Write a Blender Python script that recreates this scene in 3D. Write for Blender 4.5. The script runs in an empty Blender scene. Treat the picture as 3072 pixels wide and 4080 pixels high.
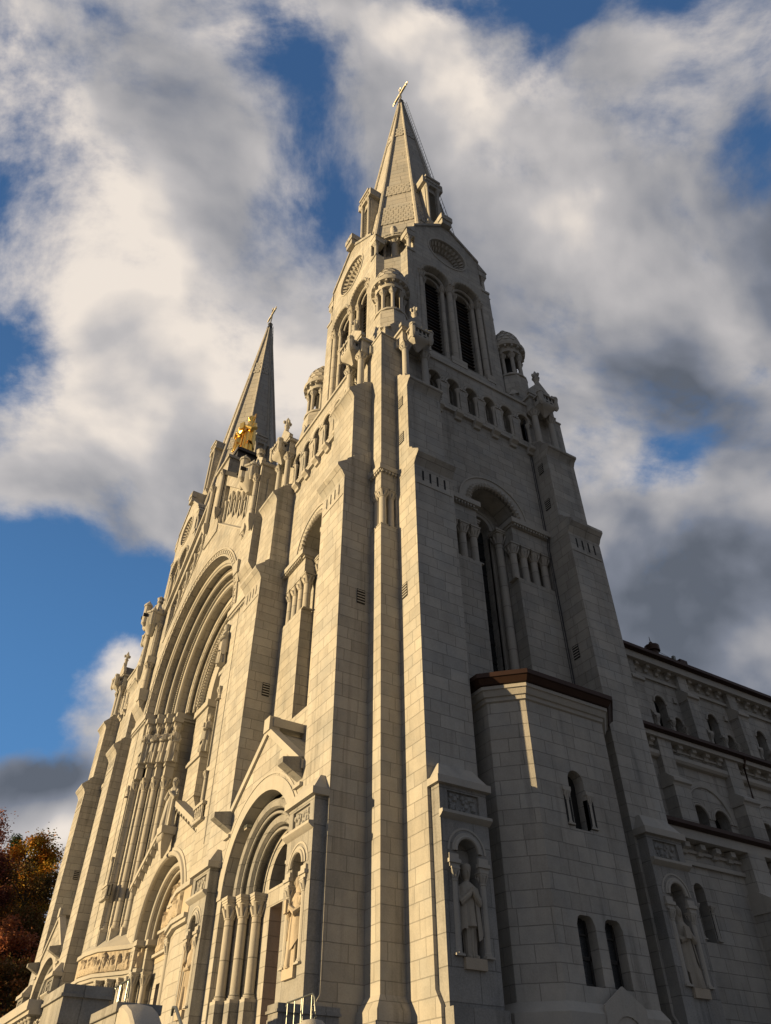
import bpy, bmesh, math, random
from mathutils import Vector, Matrix
from mathutils.geometry import tessellate_polygon
from math import pi, sin, cos, sqrt, radians

S = bpy.context.scene
# ---------------------------------------------------------------- camera
pitch, roll, yaw = 0.722035, -0.003423, 1.017542
fw = Vector((-sin(yaw) * cos(pitch), cos(yaw) * cos(pitch), sin(pitch)))
r0 = Vector((cos(yaw), sin(yaw), 0)); u0 = r0.cross(fw)
rt = r0 * cos(roll) + u0 * sin(roll); up = u0 * cos(roll) - r0 * sin(roll)
CAM = Vector((19.10147, -11.58416, 0.0))
cd = bpy.data.cameras.new('camera'); cam = bpy.data.objects.new('camera', cd)
S.collection.objects.link(cam)
cam.matrix_world = Matrix(((rt.x, up.x, -fw.x, CAM.x), (rt.y, up.y, -fw.y, CAM.y), (rt.z, up.z, -fw.z, CAM.z), (0, 0, 0, 1)))
cd.sensor_fit = 'VERTICAL'; cd.sensor_height = 24.0; cd.lens = 2961.943 / 4080 * 24.0
cd.clip_start = 0.1; cd.clip_end = 5000
S.camera = cam
S.render.resolution_x, S.render.resolution_y = 771, 1024
# ---------------------------------------------------------------- light
SUN_AZ, SUN_EL = radians(14.0), radians(6.5)
sd = bpy.data.lights.new('sun', 'SUN'); sd.energy = 5.0; sd.angle = radians(0.5); sd.color = (1.0, 0.735, 0.385)
so = bpy.data.objects.new('sun', sd); S.collection.objects.link(so)
tosun = Vector((-sin(SUN_AZ) * cos(SUN_EL), -cos(SUN_AZ) * cos(SUN_EL), sin(SUN_EL)))
so.rotation_euler = tosun.to_track_quat('Z', 'Y').to_euler()
so.location = tosun * 200
S.view_settings.view_transform = 'Standard'; S.view_settings.look = 'None'
S.view_settings.exposure = 0.62; S.view_settings.gamma = 1.0
# ---------------------------------------------------------------- node helpers
class NT:
    def __init__(s, tree): s.t = tree; s.t.nodes.clear()
    def n(s, typ, **k):
        nd = s.t.nodes.new(typ)
        for a, b in k.items():
            if a.startswith('i_'):
                key = a[2:]; key = int(key) if key.isdigit() else key.replace('_', ' ')
                s.put(nd.inputs[key], b)
            else: setattr(nd, a, b)
        return nd
    def put(s, sock, v):
        if isinstance(v, bpy.types.NodeSocket): s.t.links.new(v, sock)
        elif isinstance(v, bpy.types.Node): s.t.links.new(v.outputs[0], sock)
        else:
            if hasattr(sock.default_value, '__len__') and hasattr(v, '__len__') and len(sock.default_value) == 4 and len(v) == 3: v = (*v, 1)
            sock.default_value = v
    def m(s, op, a, b=0.0, c=0.0, clamp=False):
        nd = s.n('ShaderNodeMath', operation=op, use_clamp=clamp)
        s.put(nd.inputs[0], a); s.put(nd.inputs[1], b); s.put(nd.inputs[2], c); return nd.outputs[0]
    def v(s, op, a, b=(0, 0, 0), out=0):
        nd = s.n('ShaderNodeVectorMath', operation=op); s.put(nd.inputs[0], a); s.put(nd.inputs[1], b); return nd.outputs[out]
    def mix(s, f, a, b, mode='MIX'):
        nd = s.n('ShaderNodeMix', data_type='RGBA', blend_type=mode)
        s.put(nd.inputs[0], f); s.put(nd.inputs[6], a); s.put(nd.inputs[7], b); return nd.outputs[2]
    def noise(s, vec, scale, det=4, rough=.55, out=0):
        nd = s.n('ShaderNodeTexNoise'); s.put(nd.inputs['Vector'], vec); nd.inputs['Scale'].default_value = scale
        nd.inputs['Detail'].default_value = det; nd.inputs['Roughness'].default_value = rough; return nd.outputs[out]
    def ss(s, x, a, b, lo=0.0, hi=1.0):
        nd = s.n('ShaderNodeMapRange', interpolation_type='SMOOTHSTEP'); s.put(nd.inputs[0], x)
        for i, q in enumerate((a, b, lo, hi)): nd.inputs[i + 1].default_value = q
        return nd.outputs[0]
# ---------------------------------------------------------------- sky (world) with clouds
w = bpy.data.worlds.new('World'); S.world = w; w.use_nodes = True
N = NT(w.node_tree)
sky = N.n('ShaderNodeTexSky', sky_type='NISHITA', sun_disc=False, sun_elevation=SUN_EL, sun_rotation=pi + SUN_AZ, altitude=50.0, air_density=1.0, dust_density=0.6, ozone_density=2.0)
geo = N.n('ShaderNodeTexCoord'); D = N.v('NORMALIZE', geo.outputs['Generated'])
# stereographic chart of directions about the tower's bearing (a fixed bearing of the place)
B0 = Vector((-sin(1.0175) * cos(.722), cos(1.0175) * cos(.722), sin(.722)))
R0 = Vector((cos(1.0175), sin(1.0175), 0)); U0 = R0.cross(B0)
den = N.m('MAXIMUM', N.m('ADD', N.v('DOT_PRODUCT', D, tuple(B0), 1), 1.0), 0.05)
su = N.m('DIVIDE', N.v('DOT_PRODUCT', D, tuple(R0), 1), den); sv = N.m('DIVIDE', N.v('DOT_PRODUCT', D, tuple(U0), 1), den)
def st(px, py):
    a = (px - 1536) / 2961.9; b = -(py - 2040) / 2961.9; d = Vector((a, b, 1)).normalized()
    return d.x / (1 + d.z), d.y / (1 + d.z)
cmb = N.n('ShaderNodeCombineXYZ'); N.put(cmb.inputs[0], su); N.put(cmb.inputs[1], sv); P2 = cmb.outputs[0]
warp = N.noise(P2, 4.0, 1, .4, out=1)
P3 = N.v('ADD', P2, N.v('MULTIPLY', N.v('SUBTRACT', warp, (.5, .5, .5)), (.12, .12, 0)))
def blob(px, py, rx, ry, ang, soft=1.0, src=None):
    cx, cy = st(px, py); k = .5 / 2961.9
    c = N.v('SUBTRACT', src or P3, (cx, cy, 0))
    rot = N.n('ShaderNodeVectorRotate', rotation_type='Z_AXIS'); N.put(rot.inputs['Vector'], c); rot.inputs['Angle'].default_value = radians(ang)
    q = N.v('MULTIPLY', rot.outputs[0], (1 / (rx * k), 1 / (ry * k), 0))
    return N.ss(N.v('LENGTH', q, out=1), 0.1, 1.5 * soft, 1.0, 0.0)
def total(lst):
    a = None
    for wgt, b in lst:
        b = N.m('MULTIPLY', b, wgt); a = b if a is None else N.m('ADD', a, b)
    return a
gaps = total([
    (1.1, blob(40, 2120, 520, 420, 0)), (1.2, blob(260, 2480, 560, 420, 20)), (1.2, blob(60, 2830, 460, 330, 0)), (.5, blob(560, 2330, 260, 170, 30)),
    (.95, blob(90, 1030, 330, 480, -15)), (.8, blob(60, 1440, 280, 240, 0)), (.4, blob(330, 1330, 150, 160, 0)),
    (.8, blob(1090, 300, 170, 270, 10)), (.8, blob(1240, 620, 180, 330, 15)), (.6, blob(1370, 870, 150, 170, 0)), (.4, blob(980, 930, 90, 200, 0)),
    (.95, blob(1900, 10, 420, 110, 8)), (.8, blob(2240, 190, 150, 190, 0)), (.7, blob(2550, 10, 300, 90, 0)),
    (.6, blob(3060, 600, 130, 210, 0)), (.35, blob(2140, 780, 110, 130, 0)),
    (.8, blob(2620, 1820, 140, 150, 0)), (.4, blob(2480, 1960, 110, 110, 0)), (.45, blob(380, 100, 120, 70, 0)), (.3, blob(200, 60, 90, 60, 0)),
    (.3, blob(1980, 1120, 110, 110, 0)), (.3, blob(2880, 1480, 140, 200, 0)),
])
puffs = total([(1.55, blob(390, 2680, 260, 200, 25)), (1.25, blob(200, 3290, 300, 110, -4)), (1.0, blob(40, 3090, 150, 130, 0)), (.95, blob(310, 3020, 130, 120, 0)), (1.2, blob(170, 1960, 230, 150, -30)), (.9, blob(440, 2130, 300, 140, -30)), (.5, blob(280, 2860, 150, 60, 0))])
PD = N.v('MULTIPLY', P3, (1, 1.15, 1))
nz = N.noise(PD, 5.0, 10, .58); nf = N.noise(PD, 24.0, 8, .62)
s0 = N.noise(PD, 6.5, 4, .5); s1 = N.noise(N.v('ADD', PD, (-.03, -.045, 0)), 6.5, 4, .5)
dens = N.m('ADD', N.m('ADD', N.m('MULTIPLY', N.m('SUBTRACT', nz, .5), 3.2), N.m('MULTIPLY', N.m('SUBTRACT', nf, .5), 1.6)), .66)
dens = N.m('ADD', N.m('SUBTRACT', dens, N.m('MULTIPLY', gaps, .92)), puffs)
mask = N.ss(dens, -0.36, 0.66)
thick = N.noise(N.v('ADD', P3, (.37, .11, 0)), 3.6, 8, .6)
light = total([(.5, blob(250, 450, 700, 900, 0, 1.3)), (.5, blob(420, 1750, 520, 420, 0, 1.3)), (.35, blob(1550, 330, 420, 520, 0, 1.3)), (.3, blob(2600, 300, 500, 330, 0, 1.3)), (.35, blob(2250, 1350, 260, 500, 0, 1.3)), (.4, blob(2930, 150, 260, 260, 0, 1.2)), (.5, blob(400, 2650, 260, 200, 0, 1.3)), (.6, blob(220, 3270, 300, 110, 0, 1.2)), (.2, blob(1150, 1450, 300, 500, 0)), (.3, blob(2700, 1950, 260, 160, 0))])
dark = total([(.13, blob(2850, 2500, 620, 480, 0, 1.3)), (.10, blob(2450, 1000, 500, 600, 0, 1.3)), (.15, blob(1000, 1250, 300, 420, 0, 1.3)), (.30, blob(40, 3090, 200, 150, 0)), (.28, blob(310, 3040, 180, 110, 0)), (.08, blob(2850, 900, 420, 500, 0, 1.3)), (.12, blob(750, 700, 260, 500, -20, 1.3))])
east = N.ss(N.v('DOT_PRODUCT', D, (.96, .1, .25), 1), .0, .7)
lum = N.m('ADD', N.m('SUBTRACT', N.m('ADD', .40, light), dark), N.m('MULTIPLY', N.m('SUBTRACT', thick, .5), 1.3))
lum = N.m('ADD', lum, N.m('MULTIPLY', N.m('SUBTRACT', s1, s0), 2.1)); lum = N.m('ADD', lum, N.m('MULTIPLY', N.m('SUBTRACT', nf, .5), .3))
lum = N.m('SUBTRACT', lum, N.m('MULTIPLY', N.m('SUBTRACT', dens, .6), .12))
lum = N.m('SUBTRACT', lum, N.m('MULTIPLY', east, .2))
cr = N.n('ShaderNodeValToRGB'); N.put(cr.inputs[0], lum)
e = cr.color_ramp.elements
e[0].position = 0.0; e[0].color = (.9, 1.0, 1.2, 1); e[1].position = 1.0; e[1].color = (6.8, 6.1, 5.4, 1)
for p, c in ((.25, (1.6, 1.72, 2.05, 1)), (.5, (2.9, 2.85, 2.95, 1)), (.75, (4.2, 4.0, 3.95, 1))):
    el = e.new(p); el.color = c
skyc = N.mix(1.0, sky.outputs[0], (1.0, 1.0, 1.0, 1), 'MULTIPLY')
hgt = N.v('DOT_PRODUCT', D, (0, 0, 1), 1)
blue = N.mix(N.ss(hgt, .2, .95), (0.72, 2.2, 4.9, 1), (.33, .9, 2.2, 1))
skyb = N.mix(.75, skyc, blue)
fin = N.mix(N.m('MULTIPLY', mask, .96), skyb, cr.outputs[0])
low = N.ss(hgt, -.02, .05)
fin = N.mix(low, (.25, .24, .22, 1), fin)
ehalf = N.ss(N.v('DOT_PRODUCT', D, (.97, .12, .2), 1), .05, .6, 1.0, .90)
fin = N.v('MULTIPLY', fin, (lambda c_: (N.put(c_.inputs[0], ehalf), N.put(c_.inputs[1], ehalf), N.put(c_.inputs[2], ehalf), c_.outputs[0])[3])(N.n('ShaderNodeCombineXYZ')))
bg = N.n('ShaderNodeBackground'); N.put(bg.inputs[0], fin); bg.inputs[1].default_value = 0.085
out = N.n('ShaderNodeOutputWorld'); N.put(out.inputs[0], bg)
# ---------------------------------------------------------------- materials
def newmat(name):
    m = bpy.data.materials.new(name); m.use_nodes = True; n = NT(m.node_tree)
    b = n.n('ShaderNodeBsdfPrincipled'); o = n.n('ShaderNodeOutputMaterial'); n.put(o.inputs[0], b); return m, n, b
def stone(name, base, row=.52, width=1.15, mortar=.013, blocks=True, var=.18, grain=.10, stain=.25, bump=.7, rough=.85, joint=.33, axial=False):
    m, n, b = newmat(name)
    g = n.n('ShaderNodeNewGeometry'); P = g.outputs['Position']; Nn = g.outputs['True Normal']
    col = n.mix(0, base, base)
    sp = n.n('ShaderNodeSeparateXYZ'); n.put(sp.inputs[0], P); sn = n.n('ShaderNodeSeparateXYZ'); n.put(sn.inputs[0], Nn)
    if axial:   # curved members: joints only at drum heights
        z = n.m('DIVIDE', sp.outputs[2], row); fr = n.m('FRACT', z); cell = n.m('FLOOR', z)
        line = n.m('LESS_THAN', fr, mortar / row)
        wn = n.n('ShaderNodeTexWhiteNoise', noise_dimensions='1D'); n.put(wn.inputs['W'], cell)
        fac = n.m('MULTIPLY', n.m('SUBTRACT', wn.outputs[0], .5), var)
        jm = line
    elif blocks:
        L = n.m('MAXIMUM', n.m('SQRT', n.m('ADD', n.m('MULTIPLY', sn.outputs[0], sn.outputs[0]), n.m('MULTIPLY', sn.outputs[1], sn.outputs[1]))), .05)
        u = n.m('DIVIDE', n.m('SUBTRACT', n.m('MULTIPLY', sp.outputs[0], sn.outputs[1]), n.m('MULTIPLY', sp.outputs[1], sn.outputs[0])), L)
        cb = n.n('ShaderNodeCombineXYZ'); n.put(cb.inputs[0], u); n.put(cb.inputs[1], sp.outputs[2])
        wob = n.v('MULTIPLY', n.v('SUBTRACT', n.noise(P, 3.0, 2, out=1), (.5, .5, .5)), (.025, .02, 0))
        uv = n.v('ADD', cb.outputs[0], wob)
        rown = n.n('ShaderNodeTexWhiteNoise', noise_dimensions='1D'); n.put(rown.inputs['W'], n.m('FLOOR', n.m('DIVIDE', sp.outputs[2], row)))
        sh = n.n('ShaderNodeCombineXYZ'); n.put(sh.inputs[0], n.m('MULTIPLY', rown.outputs[0], 1.9)); uv = n.v('ADD', uv, sh.outputs[0])
        br = n.n('ShaderNodeTexBrick', offset=.37, offset_frequency=2, squash=.78, squash_frequency=3)
        n.put(br.inputs['Vector'], uv)
        for k, v_ in (('Scale', 1.0), ('Mortar Size', mortar), ('Mortar Smooth', .3), ('Bias', 0.0), ('Brick Width', width), ('Row Height', row)): br.inputs[k].default_value = v_
        br.inputs['Color1'].default_value = (0, 0, 0, 1); br.inputs['Color2'].default_value = (1, 1, 1, 1); br.inputs['Mortar'].default_value = (.5, .5, .5, 1)
        fac = n.m('MULTIPLY', n.m('SUBTRACT', br.outputs[0], .5), var); jm = br.outputs['Fac']
    else: fac = 0.0; jm = None
    st_ = n.noise(n.v('MULTIPLY', P, (1, 1, .35)), .55, 5, .6)
    st2 = n.noise(P, 2.3, 5, .65)
    strk = n.ss(n.noise(n.v('MULTIPLY', P, (2.2, 2.2, .16)), 1.0, 4, .6), .52, .78)
    patch = n.ss(n.noise(n.v('ADD', P, (7, 3, 1)), .22, 6, .7), .48, .72)
    gr = n.noise(P, 22.0, 4, .7)
    val = n.m('ADD', n.m('ADD', 1.0, fac), n.m('MULTIPLY', n.m('SUBTRACT', st_, .5), stain * 1.5))
    val = n.m('ADD', val, n.m('MULTIPLY', n.m('SUBTRACT', st2, .5), stain * .8))
    val = n.m('ADD', val, n.m('MULTIPLY', n.m('SUBTRACT', gr, .5), grain * 4))
    val = n.m('SUBTRACT', val, n.m('MULTIPLY', strk, stain * .7)); val = n.m('SUBTRACT', val, n.m('MULTIPLY', n.m('MULTIPLY', patch, st2), stain * .7))
    if jm is not None: val = n.m('MULTIPLY', val, n.m('SUBTRACT', 1.0, n.m('MULTIPLY', jm, joint)))
    vc = n.n('ShaderNodeCombineXYZ')
    for i in range(3): n.put(vc.inputs[i], val)
    tint = n.mix(n.ss(n.noise(P, .9, 3), .4, .7), base, tuple(c * t for c, t in zip(base[:3], (.90, .93, .97))))
    n.put(b.inputs['Base Color'], n.v('MULTIPLY', tint, vc.outputs[0])); b.inputs['Roughness'].default_value = rough
    b.inputs['Specular IOR Level'].default_value = .25
    h = n.m('MULTIPLY', gr, .35)
    h = n.m('ADD', h, n.m('MULTIPLY', st2, .6))
    if jm is not None: h = n.m('SUBTRACT', h, n.m('MULTIPLY', jm, 1.2))
    bp = n.n('ShaderNodeBump', i_Strength=bump, i_Distance=.03); n.put(bp.inputs['Height'], h); n.put(b.inputs['Normal'], bp.outputs[0])
    return m
def plain(name, base, rough=.6, metal=0.0, nscale=6.0, var=.25, bump=.1, spec=.4):
    m, n, b = newmat(name); P = n.n('ShaderNodeNewGeometry').outputs['Position']
    f = n.noise(P, nscale, 4, .6)
    v = n.m('ADD', 1.0, n.m('MULTIPLY', n.m('SUBTRACT', f, .5), var * 2)); vc = n.n('ShaderNodeCombineXYZ')
    for i in range(3): n.put(vc.inputs[i], v)
    n.put(b.inputs['Base Color'], n.v('MULTIPLY', tuple(base[:3]), vc.outputs[0])); b.inputs['Roughness'].default_value = rough; b.inputs['Metallic'].default_value = metal
    b.inputs['Specular IOR Level'].default_value = spec
    if bump:
        bp = n.n('ShaderNodeBump', i_Strength=bump, i_Distance=.02); n.put(bp.inputs['Height'], f); n.put(b.inputs['Normal'], bp.outputs[0])
    return m
MS = stone('granite_ashlar', (.38, .358, .318), row=.45, width=.95, var=.21, stain=.46)
MSP = stone('spire_ashlar', (.40, .376, .335), row=.85, width=2.1, mortar=.03, var=.14, stain=.12)
MT = stone('dressed_granite', (.405, .38, .335), blocks=False, stain=.18, grain=.08)
MTB = stone('dressed_granite_courses', (.395, .37, .325), row=.45, width=.9, var=.2, stain=.3)
MC = stone('column_granite', (.415, .385, .335), row=1.05, mortar=.03, axial=True, var=.10, stain=.14, grain=.08, joint=.5)
MG = stone('grey_granite_coarse', (.285, .275, .255), row=.75, width=1.4, var=.25, stain=.6, grain=.2)
MR = stone('sandstone_relief', (.43, .365, .28), blocks=False, stain=.15)
MST = stone('statue_limestone', (.36, .325, .27), blocks=False, stain=.12, grain=.05)
MDK = plain('shade_and_pane_black', (.015, .014, .013), .8, var=.2, bump=0)  # shade inside openings painted as near-black; also dark panes and bars
MGL = plain('leaded_glass', (.02, .022, .024), .25, var=.6, nscale=3, spec=.6)
MLV = plain('louver_slate', (.035, .032, .03), .6, var=.4)
MLW = plain('louver_timber', (.08, .06, .045), .7, var=.4)
MCU = plain('brown_copper', (.05, .026, .018), .5, .5, var=.3, nscale=2)
MLD = plain('dark_lead', (.045, .045, .05), .5, .3)
MAU = plain('gold_leaf', (.95, .62, .16), .28, 1.0, var=.15, nscale=8, bump=.4)
MSI = plain('gilded_metal', (.42, .38, .29), .45, 1.0, var=.1)
MSS = plain('brushed_steel', (.20, .21, .19), .38, .9, var=.2, bump=0)
MDR = plain('reddish_brown_stone', (.30, .17, .11), .8, var=.5, nscale=2.5)
# ---------------------------------------------------------------- mesh builder
class MB:
    def __init__(s, *mats): s.v = []; s.f = []; s.mi = []; s.mats = mats; s.cur = 0
    def use(s, i): s.cur = i; return s
    def add(s, vs, fs):
        o = len(s.v); s.v += [tuple(p) for p in vs]
        for f in fs: s.f.append([o + i for i in f]); s.mi.append(s.cur)
    def box(s, F, u0, u1, n0, n1, z0, z1):
        s.add([F(u, n, z) for z in (z0, z1) for n in (n0, n1) for u in (u0, u1)], [(0, 1, 3, 2), (4, 6, 7, 5), (0, 4, 5, 1), (2, 3, 7, 6), (0, 2, 6, 4), (1, 5, 7, 3)])
        return s
    def prism(s, A, B):
        k = len(A); s.add(A + B, [list(range(k)), list(range(2 * k - 1, k - 1, -1))] + [(i, (i + 1) % k, k + (i + 1) % k, k + i) for i in range(k)]); return s
    def nz(s, F, pts, u0, u1): return s.prism([F(u0, a, b) for a, b in pts], [F(u1, a, b) for a, b in pts])
    def un(s, F, pts, z0, z1, sc=None): return s.prism([F(a, b, z0) for a, b in pts], [F(a, b, z1) for a, b in pts])
    def panel(s, F, outer, holes, n0, n1):
        loops = [outer] + list(holes)
        tri = tessellate_polygon([[Vector((a, b, 0)) for a, b in l] for l in loops])
        flat = [p for l in loops for p in l]; k = len(flat)
        vs = [F(a, n1, b) for a, b in flat] + [F(a, n0, b) for a, b in flat]
        fs = [tuple(t) for t in tri] + [tuple(k + i for i in reversed(t)) for t in tri]
        o = 0
        for l in loops:
            L = len(l)
            fs += [(o + i, o + (i + 1) % L, k + o + (i + 1) % L, k + o + i) for i in range(L)]; o += L
        s.add(vs, fs); return s
    def ring(s, F, cu, zs, Ri, Ro, n0, n1, a0=0.0, a1=pi, seg=28):
        vs = []; fs = []
        for i in range(seg + 1):
            a = a0 + (a1 - a0) * i / seg; c, q = cos(a), sin(a)
            vs += [F(cu + Ri * c, n0, zs + Ri * q), F(cu + Ro * c, n0, zs + Ro * q), F(cu + Ro * c, n1, zs + Ro * q), F(cu + Ri * c, n1, zs + Ri * q)]
        for i in range(seg):
            for j in range(4): fs.append((4 * i + j, 4 * i + (j + 1) % 4, 4 * i + 4 + (j + 1) % 4, 4 * i + 4 + j))
        fs += [(0, 1, 2, 3), (4 * seg + 3, 4 * seg + 2, 4 * seg + 1, 4 * seg)]
        s.add(vs, fs); return s
    def roll(s, F, cu, zs, R, n, r, a0=0.0, a1=pi, seg=40, ps=8, rope=0):
        vs = []; fs = []
        for i in range(seg + 1):
            a = a0 + (a1 - a0) * i / seg
            for j in range(ps):
                b = 2 * pi * j / ps; rr = r * (1 + (rope and .42 * sin(i * 2.0 + b * 1.0)))
                vs.append(F(cu + (R + rr * cos(b)) * cos(a), n + rr * sin(b), zs + (R + rr * cos(b)) * sin(a)))
        for i in range(seg):
            for j in range(ps): fs.append((ps * i + j, ps * i + (j + 1) % ps, ps * (i + 1) + (j + 1) % ps, ps * (i + 1) + j))
        fs += [tuple(range(ps)), tuple(range(ps * seg + ps - 1, ps * seg - 1, -1))]
        s.add(vs, fs); return s
    def loft(s, rings, cap=True):
        k = len(rings[0]); fs = []
        for i in range(len(rings) - 1):
            for j in range(k): fs.append((k * i + j, k * i + (j + 1) % k, k * (i + 1) + (j + 1) % k, k * (i + 1) + j))
        if cap: fs += [tuple(range(k)), tuple(range(k * len(rings) - 1, k * (len(rings) - 1) - 1, -1))]
        s.add([p for r in rings for p in r], fs); return s
    def lathe(s, F, u, n, prof, seg=12, ph=0.0):
        return s.loft([[F(u + r * cos(ph + 2 * pi * j / seg), n + r * sin(ph + 2 * pi * j / seg), z) for j in range(seg)] for z, r in prof])
    def tube(s, pts, r, seg=8):
        rings = []; pts = [Vector(p) for p in pts]
        for i, p in enumerate(pts):
            d = (pts[min(i + 1, len(pts) - 1)] - pts[max(i - 1, 0)]).normalized()
            a = d.cross(Vector((0, 0, 1)))
            if a.length < .1: a = d.cross(Vector((1, 0, 0)))
            a.normalize(); b = d.cross(a); rr = r[i] if isinstance(r, (list, tuple)) else r
            rings.append([p + a * rr * cos(2 * pi * j / seg) + b * rr * sin(2 * pi * j / seg) for j in range(seg)])
        return s.loft(rings)
    def column(s, F, u, n, z0, z1, r, cap=.55, base=.22, seg=14, ab=1.75):
        """base mouldings, shaft, carved bell capital with leaves, square abacus"""
        s.box(F, u - r * 1.45, u + r * 1.45, n - r * 1.45, n + r * 1.45, z0, z0 + base * .35)
        s.lathe(F, u, n, [(z0 + base * .3, r * 1.4), (z0 + base * .55, r * 1.45), (z0 + base * .65, r * 1.15), (z0 + base * .85, r * 1.22), (z0 + base, r * 1.02), (z1 - cap, r * .97), (z1 - cap + .01, r * 1.16), (z1 - cap + .05, r * 1.16), (z1 - cap + .06, r), (z1 - cap * .45, r * 1.25), (z1 - cap * .22, r * 1.55)], seg)
        for k in range(8):   # capital leaves
            a = 2 * pi * k / 8; c, q = cos(a), sin(a); h = cap * (.62 if k % 2 else .45); zb = z1 - cap + .06
            ro = r * (1.75 if k % 2 else 1.45)
            for sgn in (1,):
                t = (-q, c); wd = r * .34
                s.prism([F(u + r * c + t[0] * wd, n + r * q + t[1] * wd, zb), F(u + r * c - t[0] * wd, n + r * q - t[1] * wd, zb), F(u + ro * c * .95 - t[0] * wd, n + ro * q * .95 - t[1] * wd, zb + h), F(u + ro * c * .95 + t[0] * wd, n + ro * q * .95 + t[1] * wd, zb + h)],
                        [F(u + r * 1.14 * c + t[0] * wd * .8, n + r * 1.14 * q + t[1] * wd * .8, zb), F(u + r * 1.14 * c - t[0] * wd * .8, n + r * 1.14 * q - t[1] * wd * .8, zb), F(u + ro * c * 1.12 - t[0] * wd * .5, n + ro * q * 1.12 - t[1] * wd * .5, zb + h * .86), F(u + ro * c * 1.12 + t[0] * wd * .5, n + ro * q * 1.12 + t[1] * wd * .5, zb + h * .86)])
        a_ = r * ab
        s.box(F, u - a_ * .9, u + a_ * .9, n - a_ * .9, n + a_ * .9, z1 - cap * .24, z1 - cap * .12); s.box(F, u - a_, u + a_, n - a_, n + a_, z1 - cap * .121, z1)
        return s
    def build(s, name, parent=None, smooth=True, loc=None):
        me = bpy.data.meshes.new(name); bm = bmesh.new(); vs = [bm.verts.new(p) for p in s.v]
        for f, mi in zip(s.f, s.mi):
            try: q = bm.faces.new([vs[i] for i in f]); q.material_index = mi; q.smooth = smooth
            except ValueError: pass
        bmesh.ops.recalc_face_normals(bm, faces=bm.faces)
        if smooth:
            for ed in bm.edges:
                if len(ed.link_faces) == 2 and ed.calc_face_angle(0) > .62: ed.smooth = False
        bm.to_mesh(me); bm.free()
        for m in s.mats: me.materials.append(m)
        o = bpy.data.objects.new(name, me); S.collection.objects.link(o)
        if parent: o.parent = parent
        if loc: o.location = loc
        return o
def tag(o, label=None, cat=None, group=None, kind=None):
    if label: o['label'] = label
    if cat: o['category'] = cat
    if group: o['group'] = group
    if kind: o['kind'] = kind
    return o
def relief(b, pts, z0, z1, seed, depth=.14, step=.045, dens=1.0):
    """carved figure relief: a height field of leaning draped figures and heads over a folded strip of wall"""
    r = random.Random(seed); S_ = [0.0]
    for p, q in zip(pts[:-1], pts[1:]): S_.append(S_[-1] + math.hypot(q[0] - p[0], q[1] - p[1]))
    L = S_[-1]; H_ = z1 - z0; figs = []; x = .08
    while x < L:
        hh = r.uniform(.62, .97) * H_; le = r.uniform(-.22, .22); w_ = r.uniform(.07, .13) * min(1.6, max(.8, H_)); figs.append((x, hh, le, w_, r.uniform(.6, 1), r.random() < .3)); x += w_ * r.uniform(1.2, 2.1) / dens
    def hgt(s, z):
        o = .012 * sin(23 * s + 9 * z)
        for x, hh, le, w_, dp, low in figs:
            if abs(s - x) > .5: continue
            f = z / hh; cx = x + le * f * hh
            if f < .8: ww = w_ * (1.15 - .35 * f); q = 1 - ((s - cx) / ww) ** 2
            else: ww = w_ * .55; q = 1 - ((s - cx) / ww) ** 2 - ((f - .9) / .11) ** 2
            if q > 0 and f < 1.02: o = max(o, depth * dp * sqrt(q) * (1 + .12 * sin((s - cx) * 90)))
            if low and f < .5: 
                q = 1 - ((s - x - .22) / .3) ** 2 - ((z - .2 * H_) / (.22 * H_)) ** 2
                if q > 0: o = max(o, depth * sqrt(q) * (1 + .15 * sin(60 * z + 25 * s)))
        return o
    ns, nz_ = max(4, int(L / step)), max(4, int(H_ / step)); vs = []
    for i in range(ns + 1):
        s = L * i / ns; k = 0
        while k < len(pts) - 2 and s > S_[k + 1]: k += 1
        (ax, an), (bx, bn) = pts[k], pts[k + 1]; t = (s - S_[k]) / (S_[k + 1] - S_[k]); ux, un_ = (bx - ax) / (S_[k + 1] - S_[k]), (bn - an) / (S_[k + 1] - S_[k])
        px_, pn = ax + (bx - ax) * t, an + (bn - an) * t; nx, nn = -un_, ux
        if nn < 0: nx, nn = -nx, -nn
        for j in range(nz_ + 1):
            z = H_ * j / nz_; e = 0 if j in (0, nz_) or i in (0, ns) else 1; d = hgt(s, z) * e
            vs.append((px_ + nx * d, -(pn + nn * d), z0 + z))
    b.add(vs, [(i * (nz_ + 1) + j, (i + 1) * (nz_ + 1) + j, (i + 1) * (nz_ + 1) + j + 1, i * (nz_ + 1) + j + 1) for i in range(ns) for j in range(nz_)])
def arch(cu, hw, zs, zb, seg=16):
    return [(cu + hw, zb)] + [(cu + hw * cos(pi * i / seg), zs + hw * sin(pi * i / seg)) for i in range(seg + 1)] + [(cu - hw, zb)]
def rect(a, b, c, d): return [(a, c), (b, c), (b, d), (a, d)]
def circle(cu, cz, r, seg=24): return [(cu + r * cos(2 * pi * i / seg), cz + r * sin(2 * pi * i / seg)) for i in range(seg)]
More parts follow.
